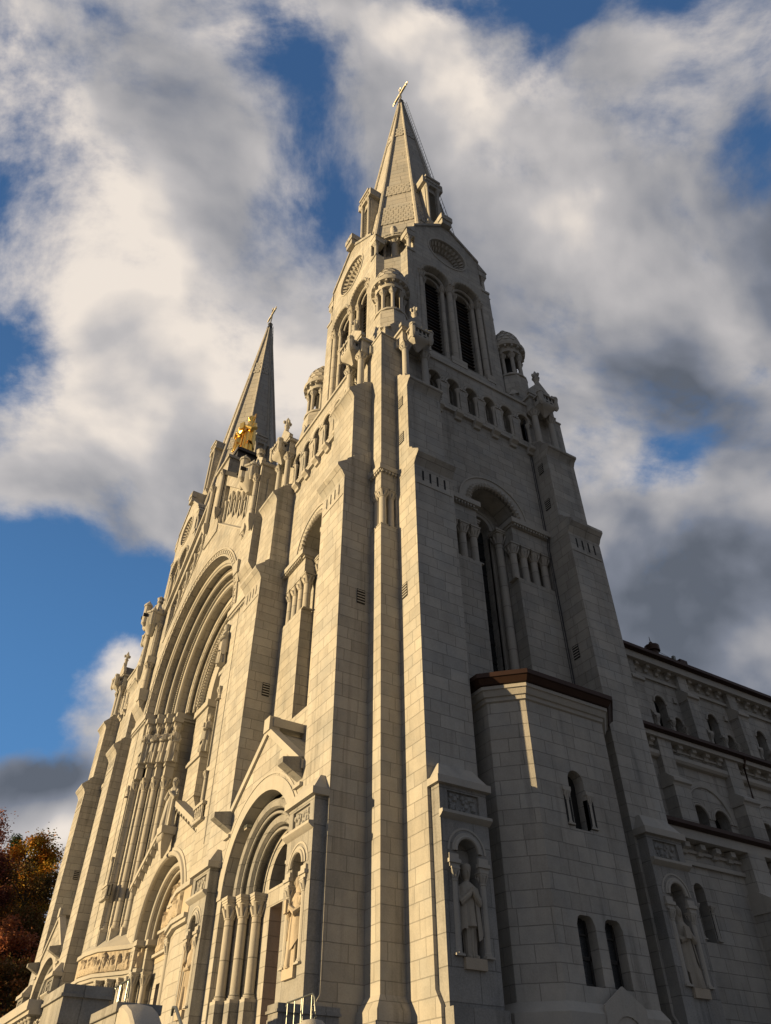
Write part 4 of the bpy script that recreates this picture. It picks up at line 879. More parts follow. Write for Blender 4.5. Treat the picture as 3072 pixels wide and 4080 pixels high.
    p.use(2).loft([[FX(c + x * k_, n1 + .45 + y * k_, z) for x, y in ((-.42, -.45), (.42, -.45), (.42, .4), (-.42, .4))] for z, k_ in ((12.2, .12), (12.6, .45), (13.0, .62), (13.35, .7), (13.37, .92), (13.75, 1.0))])
    for k_ in range(9): p.lathe(FX, c - .36 + .09 * k_, n1 + .72, [(13.0, .02), (13.15, .07), (13.32, .07), (13.36, .02)], 6)
    p.build('central_portal', church)
    # small balcony and shaft in the right-hand pier, shafted slot above; recess shade painted near-black on the wall
    for s_ in (1, -1):
        q = MB(MTB, MDK, MC)
        m = lambda a_, b_: sorted((XC + s_ * a_, XC + s_ * b_))
        q.use(1).box(FX, *m(7.42, 7.72), .60, .655, 14.3, 18.1); q.box(FX, *m(7.42, 7.85), .60, .655, 12.5, 14.05); q.box(FX, *m(6.6, 8.1), .60, .66, 11.8, 12.35)
        q.use(2).column(FX, XC + s_ * 7.62, .68, 12.5, 14.05, .1, .3, .1, 10, 1.4)
        q.column(FX, XC + s_ * 7.72, .66, 17.7, 18.4, .12, .4, .05, 10, 1.3)
        q.use(0).box(FX, *m(7.0, 8.2), .6, .86, 12.36, 12.5); q.box(FX, *m(7.0, 8.2), .6, .84, 11.66, 11.8)
        for i in range(4): q.lathe(FX, XC + s_ * (7.2 + i * .26), .74, [(11.8, .07), (11.9, .1), (12.05, .06), (12.2, .09), (12.36, .07)], 8)
        q.build('pier_balcony', church)
    # hanging corner shafts of the gable with castle gargoyles
    for s_ in (-1, 1):
        h = MB(MC, MT); u = XC + s_ * 8.75; n = .98
        h.column(FX, u, n, 25.5, 27.75, .2, .5, .2, 14, 1.6); h.use(1).loft([[FX(u + x * k_, n + y * k_, z) for x, y in ((-.36, -.36), (.36, -.36), (.36, .36), (-.36, .36))] for z, k_ in ((24.3, .15), (24.7, .62), (24.72, .8), (25.2, .9), (25.5, 1))])
        h.box(FX, u - .3, u + .3, n - .3, n + .3, 27.75, 28.2)
        h.use(0).column(FX, u, n, 28.2, 31.1, .15, .5, .2, 12, 1.6); h.column(FX, u + s_ * 1.35, n + .3, 27.9, 31.1, .15, .5, .2, 12, 1.6)
        h.use(1).loft([[FX(u + s_ * 1.35 + x * k_, n + .3 + y * k_, z) for x, y in ((-.25, -.25), (.25, -.25), (.25, .25), (-.25, .25))] for z, k_ in ((26.9, .2), (27.4, .8), (27.9, 1))])
        h.build('hanging_column', church)
        g = MB(MT, MDK); z0 = 31.1; uc = u + s_ * .55; nn = 1.35
        g.loft([[FX(uc + R * cos(2 * pi * i / 10), nn + R * sin(2 * pi * i / 10), z) for i in range(10)] for z, R in ((30.3, .2), (30.8, .5), (31.1, .72), (31.9, .72), (31.95, .8), (32.1, .8))])
        for du, dn, R, zt in ((-.55, .35, .22, 32.9), (.1, .62, .26, 33.2), (.55, .2, .2, 32.6)):
            g.lathe(FX, uc + du, nn + dn, [(30.9, .08), (31.1, R), (zt - .6, R), (zt - .58, R + .07), (zt - .45, R + .07), (zt - .1, .05), (zt, .01)], 10)
        g.use(1)
        for du in (-.2, .35): g.box(FX, uc + du - .05, uc + du + .05, nn + .5, nn + .9, 31.6, 31.85)
        g.build('castle_gargoyle', church)
central_front()
# nave body behind the front
nb = MB(MS, MDK, MCU)
nb.box(FX, -SP + .3, -W - .3, -40, -3.6, ZG, 24.0)
nb.use(2).prism([(XC - 9.0, 3.8, 24.0), (XC + 9.0, 3.8, 24.0), (XC, 3.8, 33.5)], [(XC - 9.0, 40, 24.0), (XC + 9.0, 40, 24.0), (XC, 40, 33.5)])
nb.build('nave_core', church)

# ---------------------------------------------------------------- polygonal stair turret on the flank
def stair_turret():
    X1 = 2.25; c0, c1 = 4.25, 7.69; a0, a1, xa = 3.35, 8.59, 1.35
    FY = lambda u, n, z: (n, u, z)
    b = MB(MS, MDK, MT, MCU)
    A = [arch(5.93, .33, 9.25, 7.72, 12), [(5.03, 3.58), (5.72, 3.58), (5.72, 5.05), (5.64, 5.24), (5.55, 5.3), (5.2, 5.3), (5.1, 5.24), (5.03, 5.05)], [(6.08, 3.58), (6.78, 3.58), (6.78, 5.05), (6.7, 5.24), (6.6, 5.3), (6.25, 5.3), (6.15, 5.24), (6.08, 5.05)]]
    b.panel(FY, rect(c0, c1, ZG, 11.62), A, X1 - .45, X1)
    for (p0, p1) in (((xa, a0), (X1, c0)), ((X1, c1), (xa, a1))):
        d = Vector((p1[0] - p0[0], p1[1] - p0[1])).normalized(); n_ = Vector((d.y, -d.x)) * .45
        b.un(ID, [p0, p1, (p1[0] - n_.x, p1[1] - n_.y), (p0[0] - n_.x, p0[1] - n_.y)], ZG, 11.62)
    b.un(ID, [(0, a0), (xa, a0), (xa, a0 + .4), (0, a0 + .4)], ZG, 11.62); b.un(ID, [(0, a1 - .4), (xa, a1 - .4), (xa, a1), (0, a1)], ZG, 11.62)
    def poly(o): k = o * .414; return [(-.0, a0 - o), (xa + k, a0 - o), (X1 + o, c0 - k), (X1 + o, c1 + k), (xa + k, a1 + o), (0, a1 + o)]
    prof = [(11.62, .0), (11.66, .06), (11.78, .08), (11.8, .14), (11.98, .22), (12.0, .27), (12.12, .27)]
    b.use(2).loft([[(x, y, z) for x, y in poly(o)] for z, o in prof])
    b.loft([[(x, y, z) for x, y in poly(o)] for z, o in ((ZG, .2), (2.95, .2), (3.2, 0))])
    b.use(3).loft([[(x, y, z) for x, y in poly(o)] for z, o in ((12.12, .2), (12.15, .34), (12.32, .46), (12.34, .52), (12.5, .52), (12.52, .46), (12.9, -.4), (13.1, -1.2))])
    # gabled rise of the plinth with low arch
    b.use(2).panel(FY, [(5.35, 2.0), (6.85, 2.0), (6.85, 3.15), (6.1, 3.62), (5.35, 3.15)], [arch(6.1, .55, 2.4, 2.01, 10)], X1 + .18, X1 + .24)
    # small window shafts, the shade behind them painted near-black
    for u in (5.44, 6.40):
        b.use(1).box(FY, u - .14, u + .14, X1 - .16, X1 + .003, 7.78, 8.7)
        b.use(2).column(FY, u, X1 - .06, 7.8, 8.85, .085, .3, .12, 12, 1.6); b.box(FY, u - .16, u + .16, X1 - .1, X1 + .06, 8.85, 8.97)
    b.use(1).box(FY, 5.5, 6.3, X1 - .44, X1 - .4, 7.7, 9.7)
    b.build('stair_turret', church)
    g = MB(MGL, MLV)
    for u in (5.375, 6.43):
        g.use(0).box(FY, u - .36, u + .36, X1 - .38, X1 - .34, 3.6, 5.3); g.use(1)
        for z in (3.65, 4.25, 4.3, 4.85): g.box(FY, u - .29, u + .29, X1 - .34, X1 - .30, z, z + .045)
        g.box(FY, u - .29, u - .24, X1 - .34, X1 - .3, 3.6, 5.3); g.box(FY, u + .24, u + .29, X1 - .34, X1 - .3, 3.6, 5.3)
    g.build('stair_window', church)
stair_turret()

# ---------------------------------------------------------------- nave flank, three receding tiers
def small_fittings():
    c = MB(MLD); c.tube([(.02, 9.14, 31.2), (.03, 9.15, 22.6), (.2, 9.1, 22.2), (.04, 9.14, 21.6), (.03, 9.14, 13.4)], .022, 5); c.tube([(.02, 9.02, 31.2), (.03, 9.04, 22.6), (.22, 9.0, 22.2), (.04, 9.03, 21.6), (.03, 9.03, 13.4)], .015, 5); c.build('lightning_conductor', church)
    l = MB(MSS, MST); l.box(ID, -H - 1.75, -H - 1.45, -1.22, -1.0, 9.35, 9.45); l.use(1).box(ID, -H - 1.72, -H - 1.48, -1.2, -1.02, 9.29, 9.35); l.build('floodlight', church)
small_fittings()
def nave():
    b = MB(MS, MDK, MT, MCU)
    YE = 60.0
    T = lambda X: (lambda u, n, z: (X + n, u, z))
    nv = b
    # tier 1
    F = T(0.0); ys = [16.95 + 5.2 * i for i in range(8)]; ws = [13.6 + 5.2 * i for i in range(9)]
    b.panel(F, rect(W - .8, YE, ZG, 9.2), [arch(w_, .28, 7.5, 5.85, 10) for w_ in ws], -.6, 0)
    b.use(1).box(F, W, YE, -.66, -.61, 5, 8.2)
    for y in ys:
        b.use(0).nz(F, [(0, ZG), (1.15, ZG), (1.15, 7.1), (.0, 7.1)], y - .55, y + .55); b.use(2).nz(F, [(0, 7.0), (1.15, 7.0), (1.25, 7.06), (1.25, 7.24), (.45, 7.75), (0, 7.75)], y - .6, y + .6)
        b.use(0).nz(F, [(0, 7.7), (.5, 7.7), (.5, 9.15), (0, 9.15)], y - .5, y + .5)
    b.use(2).box(F, W - .8, YE, 0, .12, 8.35, 8.5); b.box(F, W - .8, YE, 0, .5, 9.15, 9.5)
    for i in range(56):
        y = W + .4 + i * .85
        b.nz(F, [(0, 8.72), (.14, 8.74), (.18, 8.86), (.34, 8.92), (.34, 9.1), (0, 9.1)], y - .13, y + .13)
    b.box(F, W - .8, YE, 0, .1, 8.8, 8.9)
    b.use(3).nz(F, [(-.2, 9.5), (.58, 9.5), (.7, 9.58), (.7, 9.72), (.62, 9.76), (-1.0, 9.85), (-1.0, 9.5)], W - .8, YE)
    for w_ in ws:
        for s_ in (-1, 1): b.use(1).box(F, w_ + s_ * .42 - .12, w_ + s_ * .42 + .12, -.2, .004, 5.9, 6.9); b.use(2).column(F, w_ + s_ * .42, -.03, 5.9, 7.05, .085, .28, .12, 10, 1.6)  # near-black patches paint the shade behind the shafts
    # tier 2
    F = T(-1.0); ys = [14.75 + 4.35 * i for i in range(11)]; ws = [16.92 + 4.35 * i for i in range(10)]
    b.use(0).panel(F, rect(W - .3, YE, 9.5, 14.0), [arch(w_ + s_ * .68, .5, 10.9, 9.7, 10) for w_ in ws for s_ in (-1, 1)], -.5, 0)
    b.use(1).box(F, W, YE, -.6, -.55, 9.6, 11.6)
    for w_ in ws:
        b.use(2).ring(F, w_, 10.9, 1.42, 1.6, -.01, .05, seg=22); b.roll(F, w_, 10.9, 1.38, .02, .05, seg=20, ps=6)
        for s_ in (-1, 1): b.roll(F, w_ + s_ * .68, 10.9, .54, .02, .06, seg=14, ps=6); b.ring(F, w_ + s_ * .68, 10.9, .61, .66, 0, .04, seg=14); b.box(F, w_ + s_ * .68 + .43, w_ + s_ * .68 + .62, -.2, .08, 10.3, 10.44)
        b.box(F, w_ - .25, w_ + .25, -.3, .06, 9.6, 10.3); b.box(F, w_ - .32, w_ + .32, -.3, .1, 10.3, 10.45)
    for y in ys:
        b.use(0).nz(F, [(0, 9.4), (.6, 9.4), (.6, 11.75), (0, 11.75)], y - .48, y + .48); b.use(2).nz(F, [(0, 11.7), (.6, 11.7), (.64, 11.8), (.72, 11.85), (.72, 11.98), (.3, 12.3), (0, 12.3)], y - .53, y + .53)
        b.use(0).nz(F, [(0, 12.25), (.3, 12.25), (.3, 13.9), (0, 13.9)], y - .42, y + .42)
    b.use(2).nz(F, [(0, 12.98), (.18, 13.02), (.26, 13.12), (.26, 13.28), (0, 13.34)], W - .3, YE); b.box(F, W - .3, YE, 0, .42, 13.85, 14.05)
    for i in range(54): y = W + .4 + i * .87; b.nz(F, [(0, 13.52), (.12, 13.54), (.16, 13.66), (.28, 13.7), (.28, 13.85), (0, 13.85)], y - .13, y + .13)
    b.box(F, W - .3, YE, 0, .08, 13.58, 13.66)
    b.use(3).nz(F, [(-.2, 14.05), (.5, 14.05), (.62, 14.12), (.62, 14.26), (-4.0, 15.6), (-4.0, 14.05)], W - .3, YE)
    b.tube([F(19.9, .55, 14.1), F(19.95, .3, 13.7), F(19.95, .25, 12.2), F(19.95, .3, 12.0)], .05, 6)
    # tier 3
    F = T(-5.0); ys = [18.8 + 4.25 * i for i in range(11)]; ws = [20.95 + 4.25 * i for i in range(10)]
    b.use(0).panel(F, rect(W - .3, YE, 14.0, 21.1), [arch(w_, .46, 19.05, 16.5, 10) for w_ in ws] + [arch(w_ + s_ * 1.12, .37, 18.1, 16.5, 8) for w_ in ws for s_ in (-1, 1)], -.5, 0)
    b.use(1).box(F, W, YE, -.6, -.55, 16, 20)
    for w_ in ws:
        b.use(2).roll(F, w_, 19.05, .47, .02, .07, seg=14, ps=6)
        for s_ in (-1, 1):
            b.roll(F, w_ + s_ * 1.12, 18.1, .4, .02, .06, seg=12, ps=6); b.column(F, w_ + s_ * .6, .02, 16.6, 18.15, .1, .35, .12, 8, 1.5); b.box(F, w_ + s_ * .6 - .22, w_ + s_ * .6 + .22, -.1, .12, 18.15, 18.3); b.column(F, w_ + s_ * 1.6, .02, 16.6, 18.0, .1, .35, .12, 8, 1.5)
        b.box(F, w_ + 1.15, w_ + 1.4, 0, .12, 19.35, 19.65)
    for y in ys:
        b.use(0).nz(F, [(0, 14.2), (.62, 14.2), (.62, 19.5), (0, 19.5)], y - .42, y + .42); b.use(2).nz(F, [(0, 19.45), (.62, 19.45), (.65, 19.58), (.76, 19.62), (.76, 19.78), (.32, 20.2), (0, 20.2)], y - .47, y + .47)
        b.use(0).nz(F, [(0, 20.15), (.32, 20.15), (.32, 21.3), (0, 21.3)], y - .38, y + .38)
    b.use(2).box(F, W - .3, YE, 0, .12, 20.35, 20.5); b.box(F, W - .3, YE, 0, .55, 21.1, 21.5)
    for i in range(54): y = W + 5 + i * .85; b.nz(F, [(0, 20.72), (.12, 20.74), (.16, 20.88), (.34, 20.94), (.34, 21.1), (0, 21.1)], y - .13, y + .13)
    b.use(3).nz(F, [(-.2, 21.5), (.7, 21.5), (.82, 21.58), (.82, 21.76), (-9, 26.8), (-9, 21.5)], W - .3, YE)
    b.prism([F(38, .2, 21.8), F(43, .2, 21.8), F(43, .2, 23.2)], [F(38, -8, 21.8), F(43, -8, 21.8), F(43, -8, 23.2)])
    for y in (23.2, 34.0): b.box(F, y - .3, y + .3, .2, .7, 21.7, 22.08)
    b.build('nave_flank', church)
    v = MB(MCU, MSS); v.lathe(F, 20.9, .5, [(21.8, .3), (22.0, .3), (22.02, .42), (22.35, .42), (22.42, .3), (22.5, .12), (22.62, .1), (22.66, .03), (23.0, .012)], 14)
    v.use(1).tube([F(21.3, .5, 22.2), F(22.3, .5, 22.05), F(22.8, .5, 22.1)], .015, 4); v.box(F, 22.55, 22.72, .42, .58, 21.8, 22.25)
    v.build('roof_ventilator', church)
nave()

# ================================================================ statues (each stands on its own pedestal or ledge)
def figure(name, h, mat, pos, face, hat=None, arms='prayer', fold=7, lean=0.0, width=1.0, cloak=True, seed=0, skirt=None, beard=False, book=False):
    """robed stone figure, one continuous lofted body with head, arms swept into it; faces local -Y"""
    r = random.Random(seed); m = MB(mat); k = h / 1.9; NS = 64
    prof = [(0.0, .25, .20), (.04, .27, .22), (.35, .245, .195), (.75, .22, .175), (1.0, .205, .155), (1.15, .21, .155), (1.32, .225, .145), (1.42, .215, .13), (1.50, .13, .10), (1.54, .065, .065), (1.585, .058, .062), (1.62, .075, .085), (1.66, .088, .105), (1.72, .095, .115), (1.78, .094, .112), (1.84, .076, .09), (1.88, .04, .05), (1.895, .008, .01)]
    if skirt: prof = [(0, .12, .1), (.02, .13, .11), (.2, .12, .09), (skirt - .03, .15, .12), (skirt, .235, .18)] + [p for p in prof if p[0] > skirt + .1]
    rings = []
    for z, rx, ry in prof:
        fa = .20 * max(0, 1 - z / 1.5) ** .5 if z < 1.45 else 0
        ring = []
        for j in range(NS):
            t = 2 * pi * j / NS; f = 1 + fa * (1 - 1.7 * abs(sin(fold * .5 * t + seed + z * .35 * sin(t)))) + fa * .35 * sin((fold * 2 + 1) * t + z * 2)
            x, y = rx * width * cos(t) * f, ry * sin(t) * f
            if z > 1.6:   # face: nose, brow, sockets
                d = t - 1.5 * pi
                if abs(d) < .28: y -= {1.66: .004, 1.72: .028, 1.78: .004}.get(z, 0) if abs(d) < .15 else -.006
                if z == 1.62 and beard and abs(d) < 1.0: y -= .03
            ring.append(((x + lean * z) * k, y * k, z * k))
        rings.append(ring)
    m.loft(rings)
    def arm(pts, rad): m.tube([(p[0] * k, p[1] * k, p[2] * k) for p in pts], [q * k for q in rad], 8)
    def hand(x, y, z, dx):
        for i in range(4): arm([(x + dx * (.0), y - .005, z + .02 * i - .03), (x + dx * .05, y - .025, z + .02 * i - .02), (x + dx * .085, y - .01, z + .02 * i)], [.012, .012, .008])
        arm([(x, y, z + .04), (x + dx * .03, y - .03, z + .08)], [.013, .009])
    L = lean * 1.2
    if arms == 'prayer':
        for s_ in (-1, 1): arm([(s_ * .2 * width + L, 0, 1.4), (s_ * .25 * width + L, -.03, 1.2), (s_ * .2 * width + L, -.12, 1.08), (s_ * .05 + L, -.22, 1.24), (s_ * .01 + L, -.23, 1.32)], [.07, .075, .08, .05, .03]); hand(s_ * .03 + L, -.22, 1.3, -s_)
    elif arms == 'book':
        for s_, z in ((-1, 1.12), (1, 1.2)): arm([(s_ * .2 + L, 0, 1.4), (s_ * .26 + L, -.03, 1.18), (s_ * .2 + L, -.14, 1.06), (s_ * .03 + L, -.22, z)], [.07, .078, .085, .045]); hand(s_ * .04 + L, -.22, z, -s_)
        m.box(lambda u, n, z: ((u + L) * k, n * k, z * k), -.16, .0, -.3, -.24, 1.08, 1.36)
    elif arms == 'staff':
        arm([(-.2, 0, 1.4), (-.27, -.03, 1.18), (-.22, -.14, 1.1), (-.12, -.2, 1.2)], [.07, .078, .08, .045]); hand(-.13, -.2, 1.2, 1)
        arm([(.2, 0, 1.4), (.26, -.03, 1.18), (.2, -.14, 1.02), (.05, -.2, .98)], [.07, .078, .08, .045]); hand(.05, -.2, .98, -1)
        arm([(-.13, -.23, .1), (-.14, -.22, 1.5)], [.018, .02])
    if cloak:
        cl = []
        for z, rx, ry in ((.45, .30, .22), (.8, .28, .2), (1.15, .255, .175), (1.38, .225, .145), (1.47, .15, .11), (1.5, .08, .08)):
            cl.append([((rx * width * cos(t) * (1 + .05 * sin(9 * t + seed)) + lean * z) * k, (ry * sin(t) * (1 + .05 * sin(9 * t + seed))) * k + .01, (z + (.12 if z == .45 else 0) * sin(3 * t + seed)) * k) for t in [(-.36 * pi) + 1.72 * pi * j / 20 for j in range(21)]])
        n_ = 21; o = len(m.v)
        inner = [[(x * .94, y * .94, z) for x, y, z in c] for c in cl]
        vs = [p for c in cl for p in c] + [p for c in inner for p in c]; T_ = n_ * len(cl); fs = []
        for i in range(len(cl) - 1):
            for j in range(n_ - 1): a = i * n_ + j; fs += [(a, a + 1, a + n_ + 1, a + n_), (T_ + a, T_ + a + n_, T_ + a + n_ + 1, T_ + a + 1)]
            for j in (0, n_ - 1): a = i * n_ + j; fs.append((a, a + n_, T_ + a + n_, T_ + a))
        for i in (0, len(cl) - 1):
            for j in range(n_ - 1): a = i * n_ + j; fs.append((a, a + 1, T_ + a + 1, T_ + a))
        m.add(vs, fs)
    kF = lambda u, n, z: ((u + lean * z) * k, n * k, z * k)
    if hat == 'cap': m.lathe(kF, 0, .0, [(1.76, .112), (1.78, .122), (1.86, .125), (1.9, .11), (1.92, .04)], 14)
    elif hat == 'veil': m.loft([[((lean * z + rx * cos(t)) * k, (.03 + ry * sin(t)) * k, z * k) for t in [2 * pi * j / 16 for j in range(16)]] for z, rx, ry in ((1.3, .2, .13), (1.5, .15, .1), (1.7, .118, .115), (1.82, .11, .115), (1.9, .07, .08), (1.92, .02, .02))])
    elif hat == 'hair':
        for i in range(26):
            a = r.uniform(0, 2 * pi); el = r.uniform(.1, 1.4)
            if sin(a) * cos(el) < -.45 and el < .75: continue
            x, y, z = .1 * cos(a) * cos(el), .12 * sin(a) * cos(el), 1.74 + .15 * sin(el)
            m.lathe(kF, x, y, [(z - .04, .01), (z, .042), (z + .04, .01)], 6)
    if skirt: # boots
        for s_ in (-1, 1): m.loft([[((s_ * .085 + rx * cos(t)) * k, (yo + ry * sin(t)) * k, z * k) for t in [2 * pi * j / 12 for j in range(12)]] for z, rx, ry, yo in ((0, .06, .13, -.05), (.06, .06, .13, -.05), (.1, .055, .07, 0), (.3, .07, .08, 0), (skirt + .05, .075, .085, 0))])
    if arms == 'prayer' and skirt: # long beads
        for i in range(16): m.lathe(kF, .07 + .03 * sin(i * .35), -.20 + .002 * i, [(1.12 - i * .04, .003), (1.135 - i * .04, .014), (1.15 - i * .04, .003)], 5)
    o = m.build(name); o.location = pos; o.rotation_euler = (0, 0, face); return o
G1 = 'stone statues standing in the church niches'
# side face pedestals (face +X): rotate +90 degrees
tag(figure('niche_statue', 2.3, MST, (1.58, 1.79, 3.97), pi / 2 - .12, 'cap', 'prayer', skirt=.62, seed=2, width=1.08), 'stone figure in short tunic and boots with hanging beads, shaded niche left of stair turret', 'statue', G1)
tag(figure('niche_statue', 2.3, MST, (1.56, W - 1.76, 3.97), pi / 2 - .12, 'veil', 'book', seed=5), 'stone figure in a long pleated robe in the shaded niche right of the stair turret', 'statue', G1)
tag(figure('niche_statue', 2.35, MR, (-1.80, -1.6, 3.97), -.15, 'veil', 'book', seed=8), 'sunlit veiled sandstone figure holding a book in the niche right of the side doorway', 'statue', G1)
tag(figure('niche_statue', 2.3, MR, (-W + 1.8, -1.6, 3.97), 0, 'veil', 'staff', seed=11), 'sunlit sandstone figure leaning out of the niche between the central and right-hand porches', 'statue', G1)
tag(figure('niche_statue', 2.3, MR, (-SP - 1.8, -1.5, 3.97), 0, 'veil', 'book', seed=12), 'sandstone figure in the niche on the near side of the far tower doorway', 'statue', G1)
tag(figure('niche_statue', 2.3, MR, (-SP - W + 1.8, -1.5, 3.97), 0, 'veil', 'staff', seed=13), 'sandstone figure in the farthest niche at the outer corner of the far tower', 'statue', G1)
G2 = 'bearded stone saints above the tall porch columns'
for i, ((x, n), lb) in enumerate(zip(((7.22, .30), (6.86, -.2), (6.42, -.68), (5.98, -1.12)), ('leftmost and foremost of the four close-set bearded saints above the tall porch columns', 'second from the left of the four close-set bearded saints above the porch columns', 'third from the left of the four close-set bearded saints above the porch columns', 'rightmost of the four close-set bearded saints above the porch columns, staff held across the chest'))):
    tag(figure('saint_statue', 2.55, MT, (XC - x + .36, -n - .06, 19.62), pi / 2 - .35, 'hair', ('staff', 'book', 'book', 'staff')[i], seed=20 + i, beard=True), lb, 'statue', G2)
tag(figure('saint_statue', 2.6, MT, (XC - 2.9, 2.35, 19.55), pi / 2 - .2, 'hair', 'book', seed=27, beard=True), 'lone bearded saint on the inner pier, right of the group of four', 'statue', G2)
tag(figure('saint_statue', 2.5, MT, (XC + 7.5, -.80, 19.75), -.5, 'hair', 'staff', seed=29, beard=True), 'saint in profile on the right-hand pier under the end of the great arch', 'statue', G2)
tag(figure('saint_statue', 2.7, MT, (XC, .02, 13.75), .5, 'hair', 'prayer', seed=31, lean=.03, cloak=False), 'stone figure in a clinging robe on the carved bracket over the central porch gable', 'statue')
# gilded group on the gable
gold = bpy.data.objects.new('golden_statue', None); S.collection.objects.link(gold); gold.location = (XC, .75, 42.5)
tag(gold, 'gilded statue of a robed woman and child with rayed haloes between the spires', 'statue')
g1 = figure('woman_figure', 4.9, MAU, (.12, 0, 0), .5, 'veil', 'book', fold=8, seed=41, width=.82); g1.parent = gold
g2 = figure('child_figure', 2.9, MAU, (-.42, -.62, .7), .5, 'hair', 'prayer', fold=6, seed=42, width=.8); g2.parent = gold
for nm, (x, y, z), R, ray in (('woman_halo', (.12, .2, 4.6), .36, True), ('child_halo', (-.42, -.45, 3.35), .27, False)):
    m = MB(MAU); Fh = lambda u, n, zz: (x + u, y - n, z + zz)
    m.ring(Fh, 0, 0, R * .8, R, -.02, .02, 0, 2 * pi, 24)
    for i in range(22 if ray else 12):
        t = 2 * pi * i / (22 if ray else 12); r1 = R * (1.65 if i % 2 else 1.4) if ray else R * .8; r0_ = R if ray else R * .3
        m.prism([Fh(cos(t + q) * rr, .015, sin(t + q) * rr) for rr, q in ((r0_, -.06), (r1, -.015), (r1, .015), (r0_, .06))], [Fh(cos(t + q) * rr, -.015, sin(t + q) * rr) for rr, q in ((r0_, -.06), (r1, -.015), (r1, .015), (r0_, .06))])
    o = m.build(nm, gold); o.rotation_euler = (0, 0, 0)
m = MB(MAU); m.box(ID, -.75, .65, -.95, .6, -.02, .22); m.build('statue_base', gold)

# ================================================================ forecourt
def structure(o): o['kind'] = 'structure'; return o
MGR = plain('grass_ground', (.05, .07, .025), .95, nscale=1.5, var=.5)
MPV = stone('paving', (.16, .155, .145), row=.6, width=.9, mortar=.01)
g = MB(MPV); g.add([(-400, -400, ZG), (400, -400, ZG), (400, 400, ZG), (-400, 400, ZG)], [(0, 1, 2, 3)]); structure(g.build('ground'))
t = MB(MG); t.box(ID, -60, -.4, -7.4, 0, ZG + .01, 1.9)
structure(t.build('terrace'))
stp = MB(MG)
for i in range(18): stp.box(ID, -.4, 1.2 + i * .0 + 2.4, -7.4 - i * .0, -3.0, ZG + .005, ZG + .1) if False else None
for i in range(20): stp.box(ID, -.4 + i * .33, -.4 + (i + 1) * .33, -7.0, -3.3, ZG + .004, 1.9 - (i + 1) * .17)
structure(stp.build('steps'))
# balustrade of the terrace with its corner pier
bal = bpy.data.objects.new('stone_balustrade', None); S.collection.objects.link(bal); bal.location = (-8, -7.75, 1.72)
tag(bal, 'grey granite balustrade with turned balusters and a square end pier at lower left', 'balustrade')
Fb = lambda u, n, z: (u + 8, -n, z - 1.9)
Fp = lambda u, n, z: (u + 8, 7.75 - n, z - 1.72)
b = MB(MG); b.box(Fb, -26, -2.3, -.22, .22, 1.3, 2.15); b.build('balustrade_plinth', bal)
b = MB(MT); b.box(Fb, -26, -2.3, -.24, .24, 2.88, 3.08); b.box(Fb, -26, -2.3, -.18, .18, 2.8, 2.88); b.build('handrail', bal)
b = MB(MT)
b.lathe(Fb, 0, 0, [(2.15, .11), (2.2, .11), (2.22, .06), (2.35, .1), (2.45, .1), (2.6, .055), (2.72, .07), (2.75, .11), (2.8, .11)], 12)
first = b.build('baluster', bal); first.location = (-2.75, 0, 0)
for i in range(1, 60):
    c = first.copy(); S.collection.objects.link(c); c.parent = bal; c.location = (-2.75 - i * .34, 0, 0)
b = MB(MG); b.box(Fp, -2.3, -.4, 6.65, 7.64, ZG + 1.5, 2.74); b.box(Fp, -2.36, -.34, 6.6, 7.7, 2.74, 2.8); b.box(Fp, -2.33, -.37, 6.62, 7.67, 2.8, 2.97); b.build('end_pier', bal)
# parapet walls of the steps with steel handrails
def handrail(r_, F, x0, x1, z, zb):
    r_.tube([F(x0, 0, z - .06), F(x0 + .03, 0, z), F(x1 - .3, 0, z + .02), F(x1 - .16, 0, z + .02), F(x1 - .07, 0, z - .06), F(x1, 0, z - .32), F(x1 + .02, 0, z - .42), F(x1 - .04, 0, z - .48), F(x1 - .12, 0, z - .46), F(x1 - .17, 0, z - .36), F(x1 - .15, 0, z - .25), F(x1 - .09, 0, z - .24)], .02, 8)
    for u in (x0 + .05, x0 + .42, x0 + .76, x0 + .84, x1 - .2): r_.tube([F(u, 0, zb), F(u, 0, z)], .011, 6)
FW = lambda u, n, z: (u, -n, z)
def parapet(loc, label):
    o = bpy.data.objects.new('stair_parapet', None); S.collection.objects.link(o); o.location = loc; tag(o, label, 'parapet', 'parapet walls beside the steps')
    return o, (lambda u, n, z: (u - loc[0], -n - loc[1], z - loc[2]))
o, F = parapet((.2, -2.9, 1.9), 'granite parapet block with short curved handrail beside the near tower doorway')
b = MB(MG); b.box(F, -.12, .42, 1.4, 3.0, -1.5, 2.68); b.box(F, -.17, .47, 1.35, 3.05, 2.68, 2.74); b.box(F, -.14, .44, 1.38, 3.02, 2.74, 2.86); b.build('block', o)
b = MB(MT); b.box(F, .42, 2.3, 2.75, 3.2, -1.5, 2.28); b.lathe(F, 2.15, 2.98, [(-1.5, .36), (2.1, .36), (2.2, .33), (2.32, .22), (2.36, .02)], 20); b.build('curved_end', o)
r_ = MB(MSS); handrail(r_, lambda u, n, z: F(u, n + 2.97, z), .8, 2.25, 2.80, 2.2); r_.build('steel_handrail', o)
o, F = parapet((.8, -6.8, 1.9), 'granite parapet with scrolled handrail and rounded sloping coping beside the balustrade pier')
b = MB(MG); b.box(F, -.05, 1.75, 6.2, 7.0, -1.5, 2.25); b.box(F, -.1, 1.8, 6.15, 7.05, 2.25, 2.42); b.build('block', o)
b = MB(MT)
